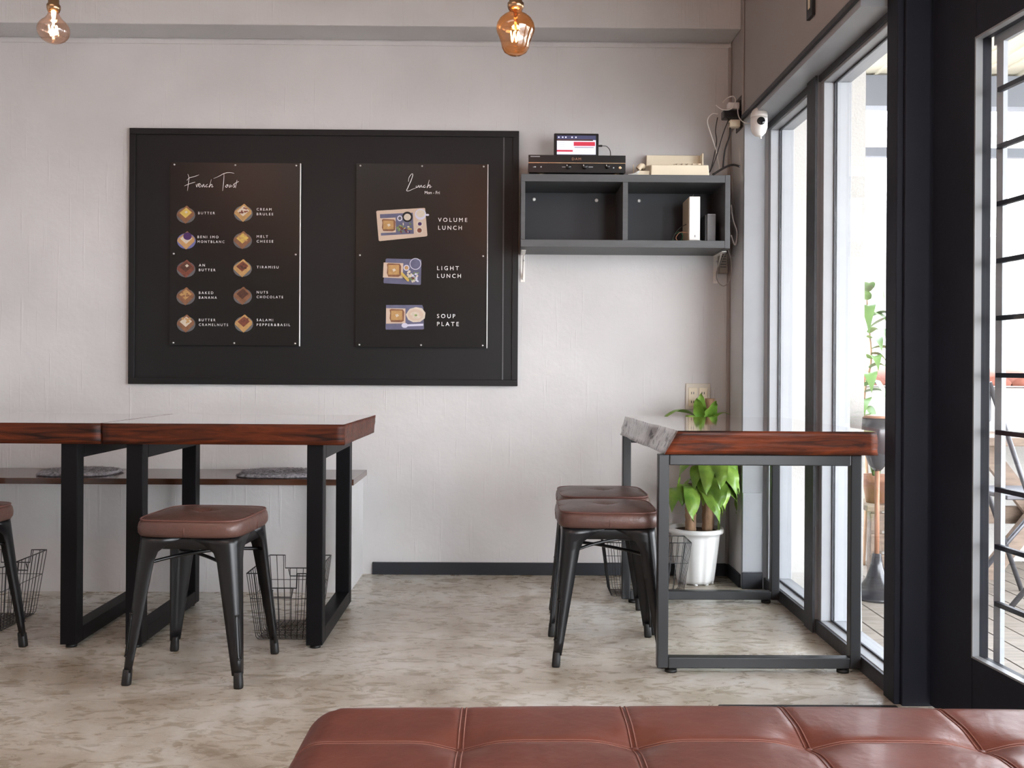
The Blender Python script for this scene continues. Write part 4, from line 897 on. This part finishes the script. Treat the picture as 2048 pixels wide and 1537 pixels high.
# upper crown peeking above the tabletop (grows beside the tall cane)
for a, L, w, up, dr in [(-2.9, .27, .024, 1.05, 2.6), (-1.9, .15, .026, 1.3, .9), (-1.35, .135, .028, 1.3, 1.0), (-.7, .13, .026, 1.1, 1.6), (-1.6, .135, .026, 1.5, .3), (-2.4, .13, .026, .9, 1.6), (-.2, .12, .024, .8, 1.7)]:
    leaf((PX+.015 if a < -1.5 else PX+.05, PY-.01, .71), a, L, w, up, dr, .2, g.uniform(-.3, .3))
MB().tube([(PX+.048, PY-.02, .58), (PX+.035, PY-.012, .725)], .008, 8).build('shoot', M['leaf'], t)

# ------------------------------------------------------------------ foreground leather ottoman
OX0, OX1, OY0, OY1, OZ = -.285, .905, .94, 1.455, .435
t = thing('leather_bench_seat', ((OX0+OX1)/2, 1.2, 0), 'long tufted red brown leather bench seat across the foreground', 'bench'); t.name = 'upholstered_bench'
xs = [-.058, .180, .418, .656]; ys = [1.295, 1.09]
def oz(x, y):
    ex = max(0, 1-min(x-OX0, OX1-x)/.055); ey = max(0, 1-min(y-OY0, OY1-y)/.055)
    z = OZ+.004-.024*(ex**3)-.024*(ey**3)
    z += .006*math.sin(math.pi*min(1, max(0, (x-OX0)/(OX1-OX0))))
    fe = (1-ex)*(1-ey)
    for s in xs: z -= (.0025*math.exp(-((x-s)/.007)**2)+.0012*math.exp(-((x-s)/.05)**2))*(.3+.7*fe)
    for s in ys: z -= (.0025*math.exp(-((y-s)/.007)**2)+.0012*math.exp(-((y-s)/.04)**2))*(.3+.7*fe)
    for s in xs:
        for u in ys: z -= .010*math.exp(-(((x-s)**2+(y-u)**2)/.035**2))
    return z
b = MB(); NX, NY = 260, 120; vs = []
def rc(x, y): # rounded corners in plan
    r = .045; cx = min(max(x, OX0+r), OX1-r); cy = min(max(y, OY0+r), OY1-r); dx, dy = x-cx, y-cy
    if dx and dy:
        m = max(abs(dx), abs(dy)); L = math.hypot(dx, dy); return cx+dx*m/L, cy+dy*m/L
    return x, y
for j in range(NY+1):
    for i in range(NX+1):
        x = OX0+(OX1-OX0)*i/NX; y = OY0+(OY1-OY0)*j/NY; X, Y = rc(x, y); vs.append((X, Y, oz(x, y)))
fs = [(j*(NX+1)+i, j*(NX+1)+i+1, (j+1)*(NX+1)+i+1, (j+1)*(NX+1)+i) for j in range(NY) for i in range(NX)]
base = len(vs)
per = [i for i in range(NX+1)]+[j*(NX+1)+NX for j in range(1, NY+1)]+[NY*(NX+1)+i for i in range(NX-1, -1, -1)]+[j*(NX+1) for j in range(NY-1, 0, -1)]
prev = per; cxm, cym = (OX0+OX1)/2, (OY0+OY1)/2
for dz, sc in ((.015, .004), (.05, .006), (.10, .004), (.125, -.004)):
    cur = []
    for q in per:
        x, y, z = vs[q]; vs.append((x+(sc if x > cxm else -sc)*min(1, abs(x-cxm)*8), y+(sc if y > cym else -sc)*min(1, abs(y-cym)*8), OZ-.060-dz)); cur.append(len(vs)-1)
    m = len(per); fs += [(prev[k], prev[(k+1) % m], cur[(k+1) % m], cur[k]) for k in range(m)]; prev = cur
fs.append(tuple(prev)); b.add(vs, fs, 0, True)
cu = b.build('cushion', M['ott'], t)
for s in xs:
    for o in (-.0035, .0035):
        MB().tube([(s+o, OY0+.004+(OY1-OY0-.008)*i/80, oz(s+o, OY0+.004+(OY1-OY0-.008)*i/80)+.0006) for i in range(81)], .0011, 5).build('stitched_seam', M['stitch'], cu)
for s in ys:
    for o in (-.003, .003):
        MB().tube([(OX0+.004+(OX1-OX0-.008)*i/200, s+o, oz(OX0+.004+(OX1-OX0-.008)*i/200, s+o)+.0004) for i in range(201)], .0009, 5).build('stitched_seam', M['stitch'], cu)
for s in xs:
    for u in ys: MB().lathe([(.007, 0), (.006, .003), (.002, .004)], (s, u, oz(s, u)-.0005), 14).build('button', M['ott'], cu)
box('base', (OX0+.03, OY0+.03, .10), (OX1-.03, OY1-.03, .26), M['rubber'], t)
for x in (OX0+.06, OX1-.06):
    for y in (OY0+.06, OY1-.06): MB().lathe([(.015, 0), (.024, .10)], (x, y, 0), 16).build('leg', M['rubber'], t)

# ------------------------------------------------------------------ groups of repeats
GR = {'stool': 'black metal stools with brown cushions', 'dining_table': 'wooden tables with metal frames', 'wire_basket': 'wire baskets under the tables',
      'menu_board': 'menu panels on the black board', 'seat_pad': 'shaggy seat pads on the bench', 'pendant_bulb': 'hanging glass bulbs',
      'power_cable': 'cables around the wall shelf', 'power_adapter': 'plugs on the corner outlet'}
for o in bpy.data.objects:
    k = o.name.split('.')[0]
    if o.parent is None and k in GR: o['group'] = GR[k]
